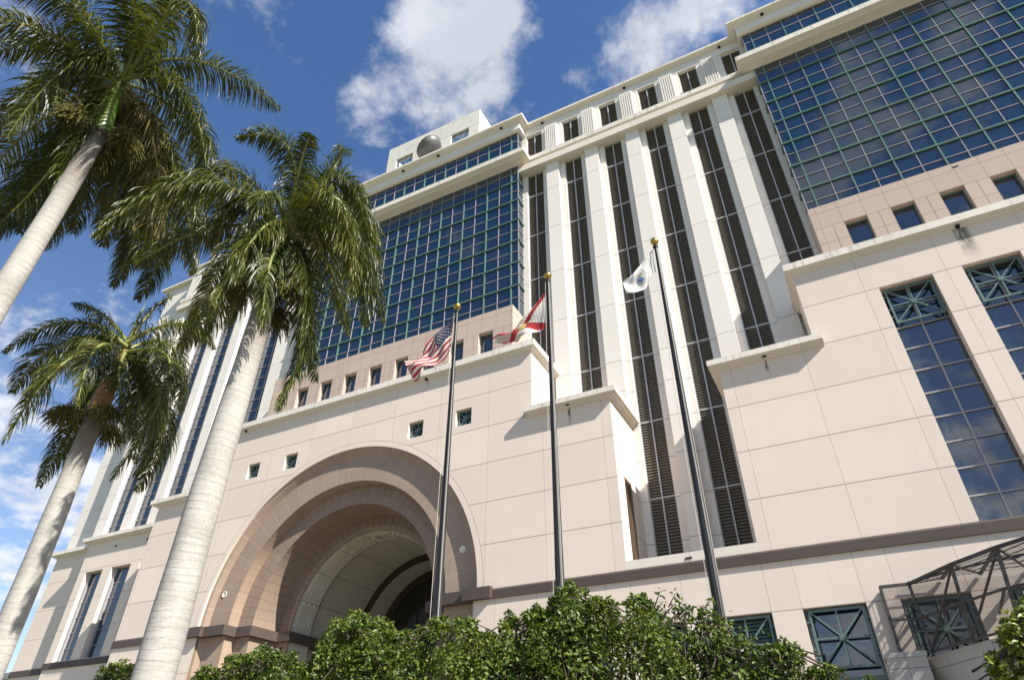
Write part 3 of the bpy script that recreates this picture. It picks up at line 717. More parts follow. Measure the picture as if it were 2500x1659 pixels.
for i, (a, b) in enumerate(GO):
    c = (a + b) / 2
    g = MB(); g.quad((a, 30.48, .2), (b, 30.48, .2), (b, 30.48, 6.45), (a, 30.48, 6.45))
    lou = abs(a + 5.645) < .1
    g = g.build('ground_window', m_dark if lou else m_glass2, B)
    f = MB()
    for x0, x1, z0, z1 in ((a, a + .10, .2, 6.45), (b - .10, b, .2, 6.45), (a + .1, b - .1, 6.35, 6.45), (a + .1, b - .1, 3.75, 3.95), (a + .1, b - .1, 1.6, 1.7)): f.box(x0, x1, 30.36, 30.47, z0, z1)
    f.box(c - .04, c + .04, 30.40, 30.47, 1.7, 3.75)
    f.quad((a + .1, 30.44, 2.9), (b - .1, 30.44, 2.9), (b - .1, 30.44, 3.75), (a + .1, 30.44, 3.75))
    f.build('frame', m_teal, g)
    mb = MB(); star(mb, a + .17, b - .12, 4.22, 6.38, 30.12, .09); mb.build('star_grille', m_teal, g)
    if lou:
        s = MB()
        for k in range(17):
            z = 4.0 + k * .145; s.quad((a + .1, 30.33, z), (b - .1, 30.33, z), (b - .1, 30.44, z + .12), (a + .1, 30.44, z + .12))
            s.quad((a + .1, 30.33, z - .02), (b - .1, 30.33, z - .02), (b - .1, 30.33, z), (a + .1, 30.33, z))
        s.build('slats', m_teal, g)
g = MB(); g.quad((-44.2, 30.48, .2), (-42.4, 30.48, .2), (-42.4, 30.48, 6.45), (-44.2, 30.48, 6.45)); g = g.build('ground_window', m_glass2, B)
mb = MB(); star(mb, -44.05, -42.5, 4.9, 6.38, 30.12, .09); mb.build('star_grille', m_teal, g)
# ------------------------------------------------------------------ steel screen canopy on its curved concrete wall (right)
m_mesh, t, b = mat('wire_mesh'); P = pos(t); x, y, z = t.sep(P)
u = t.m('FRACT', t.m('DIVIDE', t.m('SUBTRACT', x, y), .05)); v = t.m('FRACT', t.m('DIVIDE', z, .04))
wire = t.m('MAXIMUM', t.m('LESS_THAN', u, .22), t.m('LESS_THAN', v, .24))
t.put(b.inputs['Base Color'], (.05, .045, .04, 1)); b.inputs['Roughness'].default_value = .6; t.l.new(wire, b.inputs['Alpha'])
cn = MB()
base = [(.91, 29.2), (1.9, 29.2), (3.05, 27.45), (4.25, 25.95), (5.7, 24.9), (7.6, 24.3), (9.8, 24.2)]
topp = [(.91, 29.2, 6.76), (1.9, 29.2, 6.76), (3.22, 27.15, 6.76), (4.46, 25.7, 6.76), (5.95, 24.6, 6.8), (7.7, 24.0, 6.8), (9.8, 23.9, 6.8)]
for i, (bx, tp) in enumerate(zip(base, topp)):
    cn.bar((bx[0], bx[1], 4.3), tp, .11, .11)
    if i > 1: cn.bar(tp, (tp[0] - .1, 29.95, 7.0), .09)
    if i > 0: cn.bar((bx[0], bx[1], 5.55), (bx[0] + .2, 29.95, 5.6), .07)
for i in range(len(base) - 1):
    p, q = topp[i], topp[i + 1]; a, b_ = (*base[i], 5.55), (*base[i + 1], 5.55)
    cn.bar(p, q, .10); cn.bar(a, b_, .07); cn.bar((*base[i], 4.42), (*base[i + 1], 4.42), .07)
    if i: cn.bar(p, (q[0] - .1, 29.9, 7.0), .07); cn.bar((p[0], p[1] + (29.9 - p[1]) * .5, 6.88), (q[0], q[1] + (29.9 - q[1]) * .5, 6.88), .07); cn.bar((*base[i], 4.45), (q[0], q[1], 6.7), .06)
for z in (4.45, 5.55, 6.76): cn.bar((.91, 29.2, z), (.91, 29.98, z), .08)
cn.bar((.91, 29.95, 4.4), (.91, 29.95, 6.76), .08)
can = cn.build('canopy', m_steel, B)
mm = MB()
for i in range(len(base) - 1):
    mm.quad((*base[i], 4.4), (*base[i + 1], 4.4), topp[i + 1], topp[i])
    if i: mm.quad(topp[i], topp[i + 1], (topp[i + 1][0] - .1, 29.95, 7.0), (topp[i][0] - .1, 29.95, 7.0))
mm.quad((.91, 29.2, 4.4), (.91, 29.98, 4.4), (.91, 29.98, 6.76), (.91, 29.2, 6.76))
mm.build('mesh', m_mesh, can)
cw = MB(); 
cpath = [(1.72, 29.9), (2.95, 27.75), (4.2, 26.1), (5.7, 25.0), (7.6, 24.45), (9.8, 24.3)]
cw.sweep(cpath, [(.0, GB), (.0, 3.0), (-.0, 4.32), (-.35, 4.36), (-.35, GB)]); cw.build('curved_wall', m_conc, B)
cw = MB(); cw.box(.36, 1.66, 28.95, 29.99, GB, 4.28); cw.box(.32, 1.70, 28.90, 29.995, 4.28, 4.44); cw.build('pedestal', m_conc, B)
# ------------------------------------------------------------------ satellite dish on the roof edge
dc = Vector((-26.95, 33.75, 54.75)); ax = Vector((-.50, -.30, .80)).normalized()
dish = empty('satellite_dish', (dc.x, dc.y + .3, 51.3)); tag(dish, 'big grey satellite dish standing on the roof in front of the penthouse', 'satellite dish')
mb = MB(); prof = [(0.0, -.95)] + [(1.38 * sin(a), -.95 * cos(a)) for a in [pi / 2 * k / 12 for k in range(1, 13)]] + [(1.44, .02), (1.44, .09), (1.38, .09), (1.30, -.02), (.8, -.45), (0, -.62)]
mb.lathe(prof, dc, 40, ax); mb.build('reflector', m_dish, dish, True)
mb = MB(); mb.tube([dc + ax * -.9, Vector((dc.x + .1, dc.y + .3, 52.6)), Vector((dc.x + .1, dc.y + .3, 51.3))], [.14, .16, .2], 12); mb.tube([dc - ax * .5 + Vector((.9, .2, -.3)), (dc.x + .3, dc.y + .3, 52.4)], .06, 8); mb.build('mount', m_dish, dish)
mb = MB()
for k in range(3):
    a = k * 2.094; u_ = ax.orthogonal().normalized(); v_ = ax.cross(u_); p0 = dc + (u_ * cos(a) + v_ * sin(a)) * 1.36; mb.tube([p0, dc + ax * 1.1], .025, 6)
mb.lathe([(0, 0), (.12, 0), (.12, .25), (0, .25)], dc + ax * 1.05, 12, ax); mb.build('feed', m_dish, dish)

# ------------------------------------------------------------------ neighbouring low building at the far left
nb = empty('neighbour_building', (-88, 44, GZ)); tag(nb, 'low white building with flat cornice seen behind the left corner of the courthouse', 'building')
MB().box(-100, -76, 44, 56, GZ, 10.6).build('wall', m_pier, nb)
MB().box(-100.4, -75.6, 43.5, 56.4, 10.6, 11.2).build('cornice', m_fascia, nb)
for k in range(6):
    g = MB().box(-98 + k * 3.6, -96 + k * 3.6, 43.9, 43.99, 2, 8.8).build('window', m_glass2, nb)
# ------------------------------------------------------------------ flagpoles and flags
def cam_tag(): pass
POLES = [(-9.90, 15.08, 'left', 12.55), (-6.38, 15.0, 'middle', 13.9), (-2.67, 14.96, 'right', 14.05)]
def flagpole(x, y, ztop, label):
    r = empty('flagpole', (x, y, GZ)); tag(r, label, 'flagpole', 'flagpoles in front of the courthouse')
    mb = MB(); mb.lathe([(.0, 0), (.30, 0), (.30, .06), (.16, .30), (.125, .35)] , (x, y, GZ), 24)
    mb.build('base_collar', m_pole, r, True)
    mb = MB(); H = ztop - .17 - GZ; mb.lathe([(.118, .3), (.118, 3.2), (.112, H * .42), (.108, H * .421), (.078, H * .75), (.045, H - .1)], (x, y, GZ), 24); mb.build('pole', m_pole, r, True)
    mb = MB(); mb.lathe([(0, -.19), (.05, -.19), (.085, -.16), (.085, -.12), (.04, -.10), (.04, -.04), (0, -.04)], (x, y, ztop - .10), 20); mb.build('truck', m_pole, r, True)
    mb = MB(); mb.lathe([(.13 * sin(pi * k / 16), -.13 * cos(pi * k / 16)) for k in range(17)], (x, y, ztop), 28); mb.build('ball_finial', m_gold, r, True)
    mb = MB(); mb.tube([(x + .06, y - .06, ztop - .3), (x + .12, y - .12, 8), (x + .13, y - .14, GZ + 1.2)], .008, 5); mb.tube([(x - .07, y - .05, ztop - .3), (x - .14, y - .10, 8), (x - .13, y - .12, GZ + 1.2)], .008, 5); mb.build('halyard', m_rope, r)
    MB().box(x - .04, x + .04, y - .16, y - .11, GZ + 1.1, GZ + 1.35).build('cleat', m_pole, r)
flagpole(-9.88, 15.0, 14.30, 'tall dark flagpole with a gold ball, flying the stars and stripes')
flagpole(-6.36, 15.0, 14.34, 'tall dark flagpole with a gold ball, flying the white flag with the red cross')
flagpole(-2.685, 15.0, 14.28, 'tall dark flagpole with a gold ball, flying the plain white flag with a round seal')
def lerp_(a, b, t_): return a + (b - a) * t_
def cr(ps, t_):
    n_ = len(ps) - 1; i = min(int(t_ * n_), n_ - 1); f = t_ * n_ - i
    g = lambda k: ps[max(0, min(n_, k))]
    o = []
    for c in range(len(ps[0])):
        a, b_, c_, d = g(i - 1)[c], g(i)[c], g(i + 1)[c], g(i + 2)[c]
        o.append(.5 * (2 * b_ + (c_ - a) * f + (2 * a - 5 * b_ + 4 * c_ - d) * f * f + (3 * b_ - a - 3 * c_ + d) * f ** 3))
    return o
class Cloth:
    def __init__(s, rows, y0, amp, ph, sw): s.rows = rows; s.y0 = y0; s.amp = amp; s.ph = ph; s.sw = sw
    def P(s, u, v, off=0.0):
        pts = [cr(r, u) for r in s.rows]; x, z = cr(pts, v)
        y = s.y0 + s.amp * (u ** .8) * sin(9.5 * u + 5.0 * v + s.ph) + s.amp * .45 * u * sin(17 * u - 8 * v + s.ph * 2) + s.sw * u
        return Vector((x, y, z))
    def N(s, u, v):
        e = .01; return (s.P(min(1, u + e), v) - s.P(max(0, u - e), v)).cross(s.P(u, min(1, v + e)) - s.P(u, max(0, v - e))).normalized()
    def mesh(s, nu, nv):
        mb = MB(); uv = []
        for i in range(nu + 1):
            for j in range(nv + 1): mb.v.append(tuple(s.P(i / nu, j / nv))); uv.append((i / nu, j / nv))
        for i in range(nu):
            for j in range(nv):
                a = i * (nv + 1) + j; mb.f.append((a, a + 1, a + nv + 2, a + nv + 1)); mb.mi.append(0)
        return mb, uv
def cloth_mat(name, fn):
    m, t, b = mat(name); uvn = t.new('ShaderNodeUVMap').outputs[0]; u, v, _ = t.sep(uvn)
    c = fn(t, u, v); t.l.new(c, b.inputs['Base Color']) if not isinstance(c, tuple) else t.put(b.inputs['Base Color'], c)
    b.inputs['Roughness'].default_value = .75; b.inputs['Specular IOR Level'].default_value = .2
    tr = t.new('ShaderNodeBsdfTranslucent'); 
    if not isinstance(c, tuple): t.l.new(c, tr.inputs[0])
    else: tr.inputs[0].default_value = c
    mx = t.new('ShaderNodeMixShader'); mx.inputs[0].default_value = .22; out = t.n['Material Output']
    t.l.new(b.outputs[0], mx.inputs[1]); t.l.new(tr.outputs[0], mx.inputs[2]); t.l.new(mx.outputs[0], out.inputs[0])
    w_ = t.new('ShaderNodeTexWave'); w_.inputs['Scale'].default_value = 6; w_.inputs['Distortion'].default_value = 4; t.l.new(uvn, w_.inputs[0])
    bm_ = t.new('ShaderNodeBump'); bm_.inputs['Strength'].default_value = .12; bm_.inputs['Distance'].default_value = .03; t.l.new(w_.outputs['Fac'], bm_.inputs['Height']); t.l.new(bm_.outputs[0], b.inputs['Normal']); t.l.new(bm_.outputs[0], tr.inputs['Normal'])
    return m
RED, OFFW, NAVY = (.36, .035, .04, 1), (.60, .575, .53, 1), (.035, .038, .075, 1)
def us(t, u, v):
    st = t.m('LESS_THAN', t.m('FRACT', t.m('MULTIPLY', v, 6.5)), .5)
    c = t.mix(st, OFFW, RED); can_ = t.m('MULTIPLY', t.m('LESS_THAN', u, .40), t.m('LESS_THAN', v, 7 / 13)); return t.mix(can_, c, NAVY)
def fl(t, u, v):
    a = t.m('ABSOLUTE', t.m('SUBTRACT', v, u)); b_ = t.m('ABSOLUTE', t.m('SUBTRACT', t.m('SUBTRACT', 1.0, v), u))
    k = t.m('LESS_THAN', t.m('MINIMUM', a, b_), .125); return t.mix(k, OFFW, RED)
m_us = cloth_mat('flag_stripes', us); m_fl = cloth_mat('flag_saltire', fl); m_cw = cloth_mat('flag_white', lambda t, u, v: (.74, .73, .70, 1))
m_star = metal('star_white', (.75, .74, .72), .8); m_ink = metal('seal_ink', (.05, .05, .05), .8); m_blue = metal('seal_blue', (.07, .15, .42), .8)
m_sg = metal('seal_gold', (.42, .27, .08), .8); m_sgr = metal('seal_grey', (.45, .45, .42), .8); m_sgn = metal('seal_green', (.10, .17, .06), .8)
def put_uv(o, uv):
    l = o.data.uv_layers.new(name='UVMap')
    for lp in o.data.loops: l.data[lp.index].uv = uv[lp.vertex_index]
def flag(name, cl, m, label, cat='flag'):
    mb, uv = cl.mesh(84, 60); o = mb.build(name, m, None, True); put_uv(o, uv); tag(o, label, cat, 'flags on the flagpoles'); return o
def decal(cl, mb, uvp, off=.006):
    """flat polygon in flag coordinates laid on both faces of the cloth"""
    for s in (1, -1):
        pts = []
        for u, v in uvp:
            pts.append(tuple(cl.P(u, v) + cl.N(u, v) * off * s))
        mb.poly(pts)
cu = Cloth([[(-9.97, 13.83), (-10.42, 13.52), (-10.68, 13.24), (-10.99, 12.85), (-11.31, 12.53), (-11.68, 12.36)], [(-10.03, 13.18), (-10.29, 12.91), (-10.55, 12.64), (-10.86, 12.35), (-11.19, 12.19), (-11.6, 12.01)], [(-10.05, 12.44), (-10.24, 12.16), (-10.54, 11.98), (-10.87, 11.94), (-11.13, 11.81), (-11.37, 11.52)]], 15.0, .13, .4, -.15)
fo = flag('flag', cu, m_us, 'stars and stripes flag drooping from the left flagpole')
mb = MB()
for r in range(9):
    nC = 6 if r % 2 == 0 else 5
    for c in range(nC):
        u0 = (.5 + (2 * c + (0 if r % 2 == 0 else 1)) * .5 + 0) / 6 * .40 * 1.0; v0 = (r + 1) / 10 * 7 / 13
        decal(cu, mb, [(u0 + (.012 if k % 2 == 0 else .005) * sin(2 * pi * k / 10) * .8, v0 - (.020 if k % 2 == 0 else .008) * cos(2 * pi * k / 10)) for k in range(10)])
so_ = mb.build('stars', m_star, fo)
cf = Cloth([[(-6.44, 13.69), (-6.92, 13.14), (-7.34, 12.73), (-7.69, 12.5), (-8.03, 12.37), (-8.34, 12.3)], [(-6.44, 12.98), (-6.85, 12.75), (-7.19, 12.57), (-7.5, 12.38), (-7.84, 12.2), (-8.3, 12.18)], [(-6.45, 12.21), (-6.72, 12.12), (-7.05, 12.12), (-7.39, 12.05), (-7.61, 11.96), (-7.95, 11.98)]], 15.0, .11, 2.2, -.12)
fo = flag('flag', cf, m_fl, 'white flag with a red diagonal cross and a small gold seal, on the middle pole')
def disc(cl, mb, cu_, cv_, ru, rv, n_=28, r0=0.0, off=.006):
    for k in range(n_):
        a, b_ = 2 * pi * k / n_, 2 * pi * (k + 1) / n_
        q = [(cu_ + ru * r_ * cos(t_), cv_ + rv * r_ * sin(t_)) for r_, t_ in ((r0, a), (1, a), (1, b_), (r0, b_))]
        if r0 == 0: q = q[1:3] + [(cu_, cv_)]
        decal(cl, mb, q, off)
mb = MB(); disc(cf, mb, .5, .5, .12, .20); so_ = mb.build('seal', m_sg, fo)
mb = MB(); disc(cf, mb, .5, .53, .07, .10, off=.009); mb.build('seal_picture', m_sgn, fo)
mb = MB(); disc(cf, mb, .5, .5, .12, .20, r0=.90, off=.009); mb.build('seal_ring', m_ink, fo)
cc = Cloth([[(-2.78, 13.97), (-3.0, 13.76), (-3.22, 13.52), (-3.42, 13.27), (-3.6, 13.1), (-3.83, 13.02)], [(-2.81, 13.55), (-2.98, 13.33), (-3.16, 13.09), (-3.36, 12.91), (-3.56, 12.8), (-3.8, 12.79)], [(-2.8, 13.05), (-2.97, 12.94), (-3.07, 12.7), (-3.21, 12.5), (-3.47, 12.45), (-3.75, 12.48)]], 15.0, .035, 4.1, -.1)
fo = flag('flag', cc, m_cw, 'plain white flag with a round county seal, flying from the right pole')
SU, SV, SRU, SRV = .50, .50, .155, .30
mb = MB(); disc(cc, mb, SU, SV, SRU, SRV, 36, .955); disc(cc, mb, SU, SV, SRU, SRV, 36, 0, .004) if False else None
disc(cc, mb, SU, SV, SRU * .72, SRV * .72, 32, .95)
mb.build('seal_ring', m_ink, fo)
mb = MB(); disc(cc, mb, SU, SV, SRU * .68, SRV * .68, 28, 0, .006); mb.build('seal_field', m_sgr, fo)
mb = MB(); decal(cc, mb, [(SU + SRU * .64 * cos(a), SV + SRV * .64 * sin(a)) for a in [(-.25 + k * .16) for k in range(17)]], .012); mb.build('seal_sea', m_blue, fo)
mb = MB()
for k in range(7):
    a = pi + .5 + k * .33; decal(cc, mb, [(SU, SV + .02), (SU + SRU * .5 * cos(a - .09), SV + SRV * .5 * sin(a - .09)), (SU + SRU * .56 * cos(a), SV + SRV * .56 * sin(a)), (SU + SRU * .5 * cos(a + .09), SV + SRV * .5 * sin(a + .09))], .012)
decal(cc, mb, [(SU - .008, SV), (SU + .008, SV), (SU + .008, SV + .10), (SU - .008, SV + .10)], .013)
mb.build('seal_palm', m_sgn, fo)
def ring_text(cl, s, a_mid, span, rad_, size, flip):
    mb = MB()
    n_ = len(s)
    for i, ch in enumerate(s):
        if ch == ' ': continue
        fc = bpy.data.curves.new('t', 'FONT'); fc.body = ch; fc.size = 1; fc.align_x = 'CENTER'
        ob = bpy.data.objects.new('t', fc); me = bpy.data.meshes.new_from_object(ob)
        a = a_mid + ((i + .5) / n_ - .5) * span * (1 if not flip else -1)
        for p in me.polygons:
            q = []
            for vi in p.vertices:
                x_, y_ = me.vertices[vi].co.x * size, (me.vertices[vi].co.y - .35) * size
                if flip: x_, y_ = -x_, -y_
                rr = rad_ + y_; aa = a + x_ / rad_
                q.append((SRU * rr * cos(aa), SRV * rr * sin(aa)))
            for sd in (1, -1):
                toward = cl.N(SU, SV).y * sd < 0       # this side is read with the hoist on the right
                k_ = -1 if toward else 1
                mb.poly([tuple(cl.P(SU + k_ * c_[0], SV + c_[1]) + cl.N(SU + k_ * c_[0], SV + c_[1]) * .008 * sd) for c_ in q])
        bpy.data.objects.remove(ob); bpy.data.curves.remove(fc); bpy.data.meshes.remove(me)
    return mb
mb = ring_text(cc, 'PALM BEACH COUNTY', -pi / 2, 3.9, .84, .20, False); mb.build('seal_text', m_ink, fo)
mb = ring_text(cc, 'FLORIDA', pi / 2, 1.5, .84, .20, True); mb.build('seal_text', m_ink, fo)
# ------------------------------------------------------------------ foliage materials
def leaf_mat(name, cols, rough=.38, trans=.30, spec=.5, scale=1.3):
    m, t, b = mat(name); P = pos(t)
    n = t.noise(P, scale, 3, .6); oi = t.new('ShaderNodeObjectInfo').outputs['Random']
    g = t.new('ShaderNodeNewGeometry').outputs['Random Per Island']
    k = t.m('ADD', t.m('MULTIPLY', n, .5), t.m('ADD', t.m('MULTIPLY', g, .45), t.m('MULTIPLY', oi, .25)))
    cr_ = t.new('ShaderNodeValToRGB'); e = cr_.color_ramp.elements
    e[0].position = .25; e[0].color = (*cols[0], 1); e[1].position = .95; e[1].color = (*cols[-1], 1)
    for i, c in enumerate(cols[1:-1]): q = e.new(.25 + .7 * (i + 1) / (len(cols) - 1)); q.color = (*c, 1)
    t.l.new(k, cr_.inputs[0]); c = cr_.outputs[0]
    t.l.new(c, b.inputs['Base Color']); b.inputs['Roughness'].default_value = rough; b.inputs['Specular IOR Level'].default_value = spec
    tr = t.new('ShaderNodeBsdfTranslucent'); t.l.new(t.mix(1.0, c, (1.5, 1.45, .6, 1), 'MULTIPLY'), tr.inputs[0])
    mx = t.new('ShaderNodeMixShader'); mx.inputs[0].default_value = trans; out = t.n['Material Output']
    t.l.new(b.outputs[0], mx.inputs[1]); t.l.new(tr.outputs[0], mx.inputs[2]); t.l.new(mx.outputs[0], out.inputs[0])
    return m
m_frond = leaf_mat('palm_leaf', [(.014, .028, .005), (.040, .060, .009), (.088, .102, .016), (.21, .19, .05)], .40)
m_dead = leaf_mat('palm_leaf_dry', [(.07, .075, .025), (.15, .125, .05), (.26, .19, .10)], .6, .2, .3)
m_rachis = metal('rachis', (.17, .19, .05), .5)
m_fruit = leaf_mat('palm_flower', [(.06, .06, .015), (.13, .12, .03), (.20, .17, .05)], .7, .15, .2, 3)
m_leaf = leaf_mat('shrub_leaf', [(.016, .036, .005), (.042, .076, .008), (.082, .125, .011), (.14, .18, .02), (.22, .22, .035)], .46, .25, .5, 1.1)
m_twig = metal('twig', (.06, .045, .03), .9)
def trunk_mat(name, a, b_):
    m, t, b = mat(name); P = pos(t)
    n = t.noise(t.vm('MULTIPLY', P, (1, 1, .7)), 1.7, 5, .65); r = t.noise(t.vm('MULTIPLY', P, (1.0, 1.0, 22.0)), 1.0, 4, .6, .4); f = t.noise(t.vm('MULTIPLY', P, (1, 1, .55)), 30, 4, .75)
    k = t.m('ADD', t.m('MULTIPLY', n, .45), t.m('ADD', t.m('MULTIPLY', r, .40), t.m('MULTIPLY', f, .35)))
    c = t.mix(t.ramp(k, .42, .75), a, b_); x, y, z = t.sep(P)
    wob = t.noise(P, .8, 2, .5); fr = t.m('FRACT', t.m('ADD', t.m('MULTIPLY', z, 7.5), t.m('MULTIPLY', wob, 4.0)))
    c = t.mix(t.m('MULTIPLY', t.ramp(fr, .14, .0), t.ramp(n, .38, .62, .0, .5)), c, t.vm('SCALE', c, scale=.58))
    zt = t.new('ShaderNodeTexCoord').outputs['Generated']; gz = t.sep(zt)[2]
    c = t.mix(t.m('MULTIPLY', t.ramp(t.m('ADD', gz, t.m('MULTIPLY', t.m('SUBTRACT', n, .5), .25)), .78, .97), .8), c, (.115, .095, .075))  # upper trunk browner: its own darker tone, plus crown shade painted into the colour
    t.l.new(c, b.inputs['Base Color']); b.inputs['Roughness'].default_value = .9
    bp = t.new('ShaderNodeBump'); bp.inputs['Strength'].default_value = .35; bp.inputs['Distance'].default_value = .008; t.l.new(t.m('ADD', k, t.ramp(fr, .0, .2)), bp.inputs['Height']); t.l.new(bp.outputs[0], b.inputs['Normal'])
    return m
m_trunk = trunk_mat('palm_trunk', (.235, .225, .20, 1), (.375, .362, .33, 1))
m_shaft, t, b = mat('crown_shaft'); P_ = pos(t); n_ = t.noise(t.vm('MULTIPLY', P_, (3, 3, .8)), 1.6, 4, .6)
t.l.new(t.mix(t.ramp(n_, .35, .7), (.06, .13, .02, 1), (.17, .21, .05, 1)), b.inputs['Base Color']); b.inputs['Roughness'].default_value = .35
m_shaft2 = metal('crown_shaft_tan', (.36, .19, .09), .5, .3)

def frond(root, c, mid, tip, rnd, dry=0.0, N=165, L=.90, dens=1.0):
    c, mid, tip = Vector(c), Vector(mid), Vector(tip)
    c = c + Vector((rnd.uniform(-.08, .08), rnd.uniform(-.08, .08), rnd.uniform(-.25, .1)))
    p1 = mid * 2 - (c + tip) * .5
    q = lambda t_: c * (1 - t_) ** 2 + p1 * 2 * t_ * (1 - t_) + tip * t_ * t_
    dq = lambda t_: ((p1 - c) * 2 * (1 - t_) + (tip - p1) * 2 * t_)
    length = sum((q((k + 1) / 20) - q(k / 20)).length for k in range(20))
    N = int(N * dens * max(.6, min(1.35, length / 3.6))); L = L * max(.65, min(1.1, length / 3.6))
    mb = MB(); K = 14
    mb.tube([q(k / K) for k in range(K + 1)], [.050 * (1 - k / K) ** .8 + .006 for k in range(K + 1)], 5, False)
    o = MB()
    down = Vector((0, 0, -1)); wind = Vector((-.22, .10, 0))
    roll0 = rnd.uniform(-.35, .35)
    for k in range(N):
        t_ = .10 + .90 * (k + rnd.random() * .5) / N
        p = q(t_); T = dq(t_).normalized()
        side0 = T.cross(Vector((0, 0, 1)))
        if side0.length < .25: side0 = side0 + Vector((.3, -.3, 0))
        side0.normalize(); upv = side0.cross(T).normalized()
        ll = L * (sin(pi * min(1, (t_ * .86 + .13))) ** .6) * rnd.uniform(.82, 1.12)
        if t_ < .2: ll *= .55 + 2.2 * (t_ - .1) * 2
        for sd in (-1, 1):
            if rnd.random() < .05 + dry * .1: continue
            lift = rnd.choice((.60, .15, -.35)) + rnd.uniform(-.15, .15)
            d = (side0 * sd * 1.0 + upv * lift + T * (.35 + .5 * t_) + Vector((rnd.uniform(-.12, .12), rnd.uniform(-.12, .12), rnd.uniform(-.1, .1)))).normalized()
            droop = rnd.uniform(1.1, 2.3) * (1.0 + .5 * dry)
            w0 = rnd.uniform(.011, .018)
            pp = p.copy(); pts = [pp.copy()]; dirs = [d.copy()]
            seg = 4
            for s_ in range(seg):
                d = (d + (down * .36 + wind * .06) * droop * (s_ * .55 + .35)).normalized()
                pp = pp + d * ll / seg; pts.append(pp.copy()); dirs.append(d.copy())
            wv = d.cross(T)
            if wv.length < .1: wv = side0
            wv = (T * rnd.uniform(.5, 1) + wv.normalized() * rnd.uniform(-.7, .7)).normalized()
            i0 = len(o.v)
            ws = [.55, 1.0, .85, .5, .06]
            for j in range(seg + 1):
                wj = (wv - dirs[j] * wv.dot(dirs[j])).normalized() * w0 * ws[j]
                o.v.append(tuple(pts[j] + wj)); o.v.append(tuple(pts[j] - wj))
            for j in range(seg):
                o.f.append((i0 + 2 * j, i0 + 2 * j + 1, i0 + 2 * j + 3, i0 + 2 * j + 2)); o.mi.append(0)
    fo_ = o.build('frond', m_dead if rnd.random() < dry else m_frond, root)
    mb.build('rachis', m_rachis, fo_, True)
def palm(x, y, zb, C, fronds, label, r0, r1, seed, shaft=1.9, tan=False, extra=12, L=.78, dry=()):
    rnd = random.Random(seed); root = empty('palm_tree', (x, y, GZ)); tag(root, label, 'palm tree', 'royal palms beside the courthouse')
    H = zb - GZ; K = 26; pts = []; rs = []
    for k in range(K + 1):
        f = k / K; pts.append((x + .03 * sin(f * 5 + seed), y + .03 * cos(f * 4 + seed), GZ + H * f))
        rs.append((r0 * (1 - f) + r1 * f) * (1 + .10 * sin(pi * f) + .015 * sin(f * 37)) + (.06 * (1 - f * 8) if f < .125 else 0))
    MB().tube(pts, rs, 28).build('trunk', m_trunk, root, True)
    cv = Vector(C); sh = MB(); b0 = Vector(pts[-1])
    sh.tube([b0 + (cv - b0) * k / 8 - Vector((0, 0, .05)) for k in range(9)], [r1 * 1.02, r1 * 1.12, r1 * 1.1, r1 * 1.0, r1 * .88, r1 * .75, r1 * .6, r1 * .46, r1 * .3], 22)
    sh.build('crownshaft', m_shaft2 if tan else m_shaft, root, True)
    rg = MB(); rg.lathe([(r1 * .9, -.12), (r1 * 1.10, -.05), (r1 * 1.16, .04), (r1 * 1.0, .12)], b0, 24)
    for k in range(90):
        a = rnd.uniform(0, 2 * pi); p = b0 + Vector((cos(a), sin(a), 0)) * r1 * 1.05; rg.bar(p, p + Vector((cos(a) * .12, sin(a) * .12, rnd.uniform(-.28, .05))), .015, .006)
    rg.build('old_leaf_bases', m_twig, root)
    for i, (m_, t_) in enumerate(fronds): frond(root, C, m_, t_, rnd, .95 if i in dry else .04, L=L)
    for i in range(extra):
        az = i * 2.4 + seed; el = (.75 - 1.75 * i / extra) + rnd.uniform(-.12, .12); ln = rnd.uniform(3.1, 3.9) * L / .78
        d = Vector((cos(az) * cos(el), sin(az) * cos(el), sin(el)))
        m_ = cv + d * ln * .5 + Vector((0, 0, .22 * ln)) * max(.1, cos(el)); t_ = cv + d * ln * .88 + Vector((-.35, .1, -.30 * ln * cos(el)))
        frond(root, C, m_, t_, rnd, .06, L=L)
    # spear of the unopened youngest leaf
    MB().tube([cv - Vector((0, 0, .3)), cv + Vector((.02, 0, .8)), cv + Vector((.08, 0, 1.5))], [.05, .035, .006], 6).build('spear_leaf', m_rachis, root, True)
    for k in range(3):
        a = k * 2.1 + seed * .7 + .6; fb = MB(); base = b0 + Vector((cos(a), sin(a), 0)) * r1 + Vector((0, 0, .05))
        fb.tube([base, base + Vector((cos(a) * .22, sin(a) * .22, .05)), base + Vector((cos(a) * .38, sin(a) * .38, -.08))], [.03, .025, .018], 6)
        h0 = base + Vector((cos(a) * .36, sin(a) * .36, -.06))
        for j in range(230):
            t0 = rnd.uniform(-.2, 1); p = h0 + Vector((rnd.gauss(0, .10), rnd.gauss(0, .10), rnd.uniform(-.1, .1)))
            d = Vector((cos(a) * .5 + rnd.gauss(0, .6), sin(a) * .5 + rnd.gauss(0, .6), rnd.uniform(-.3, .5))).normalized(); ll = rnd.uniform(.25, .60); q0 = p
            for s_ in range(3):
                d = (d + Vector((0, 0, -.55))).normalized(); q1 = q0 + d * ll / 3; fb.bar(q0, q1, .010, .010); q0 = q1
        fb.build('flower_cluster', m_fruit, root)
    return root
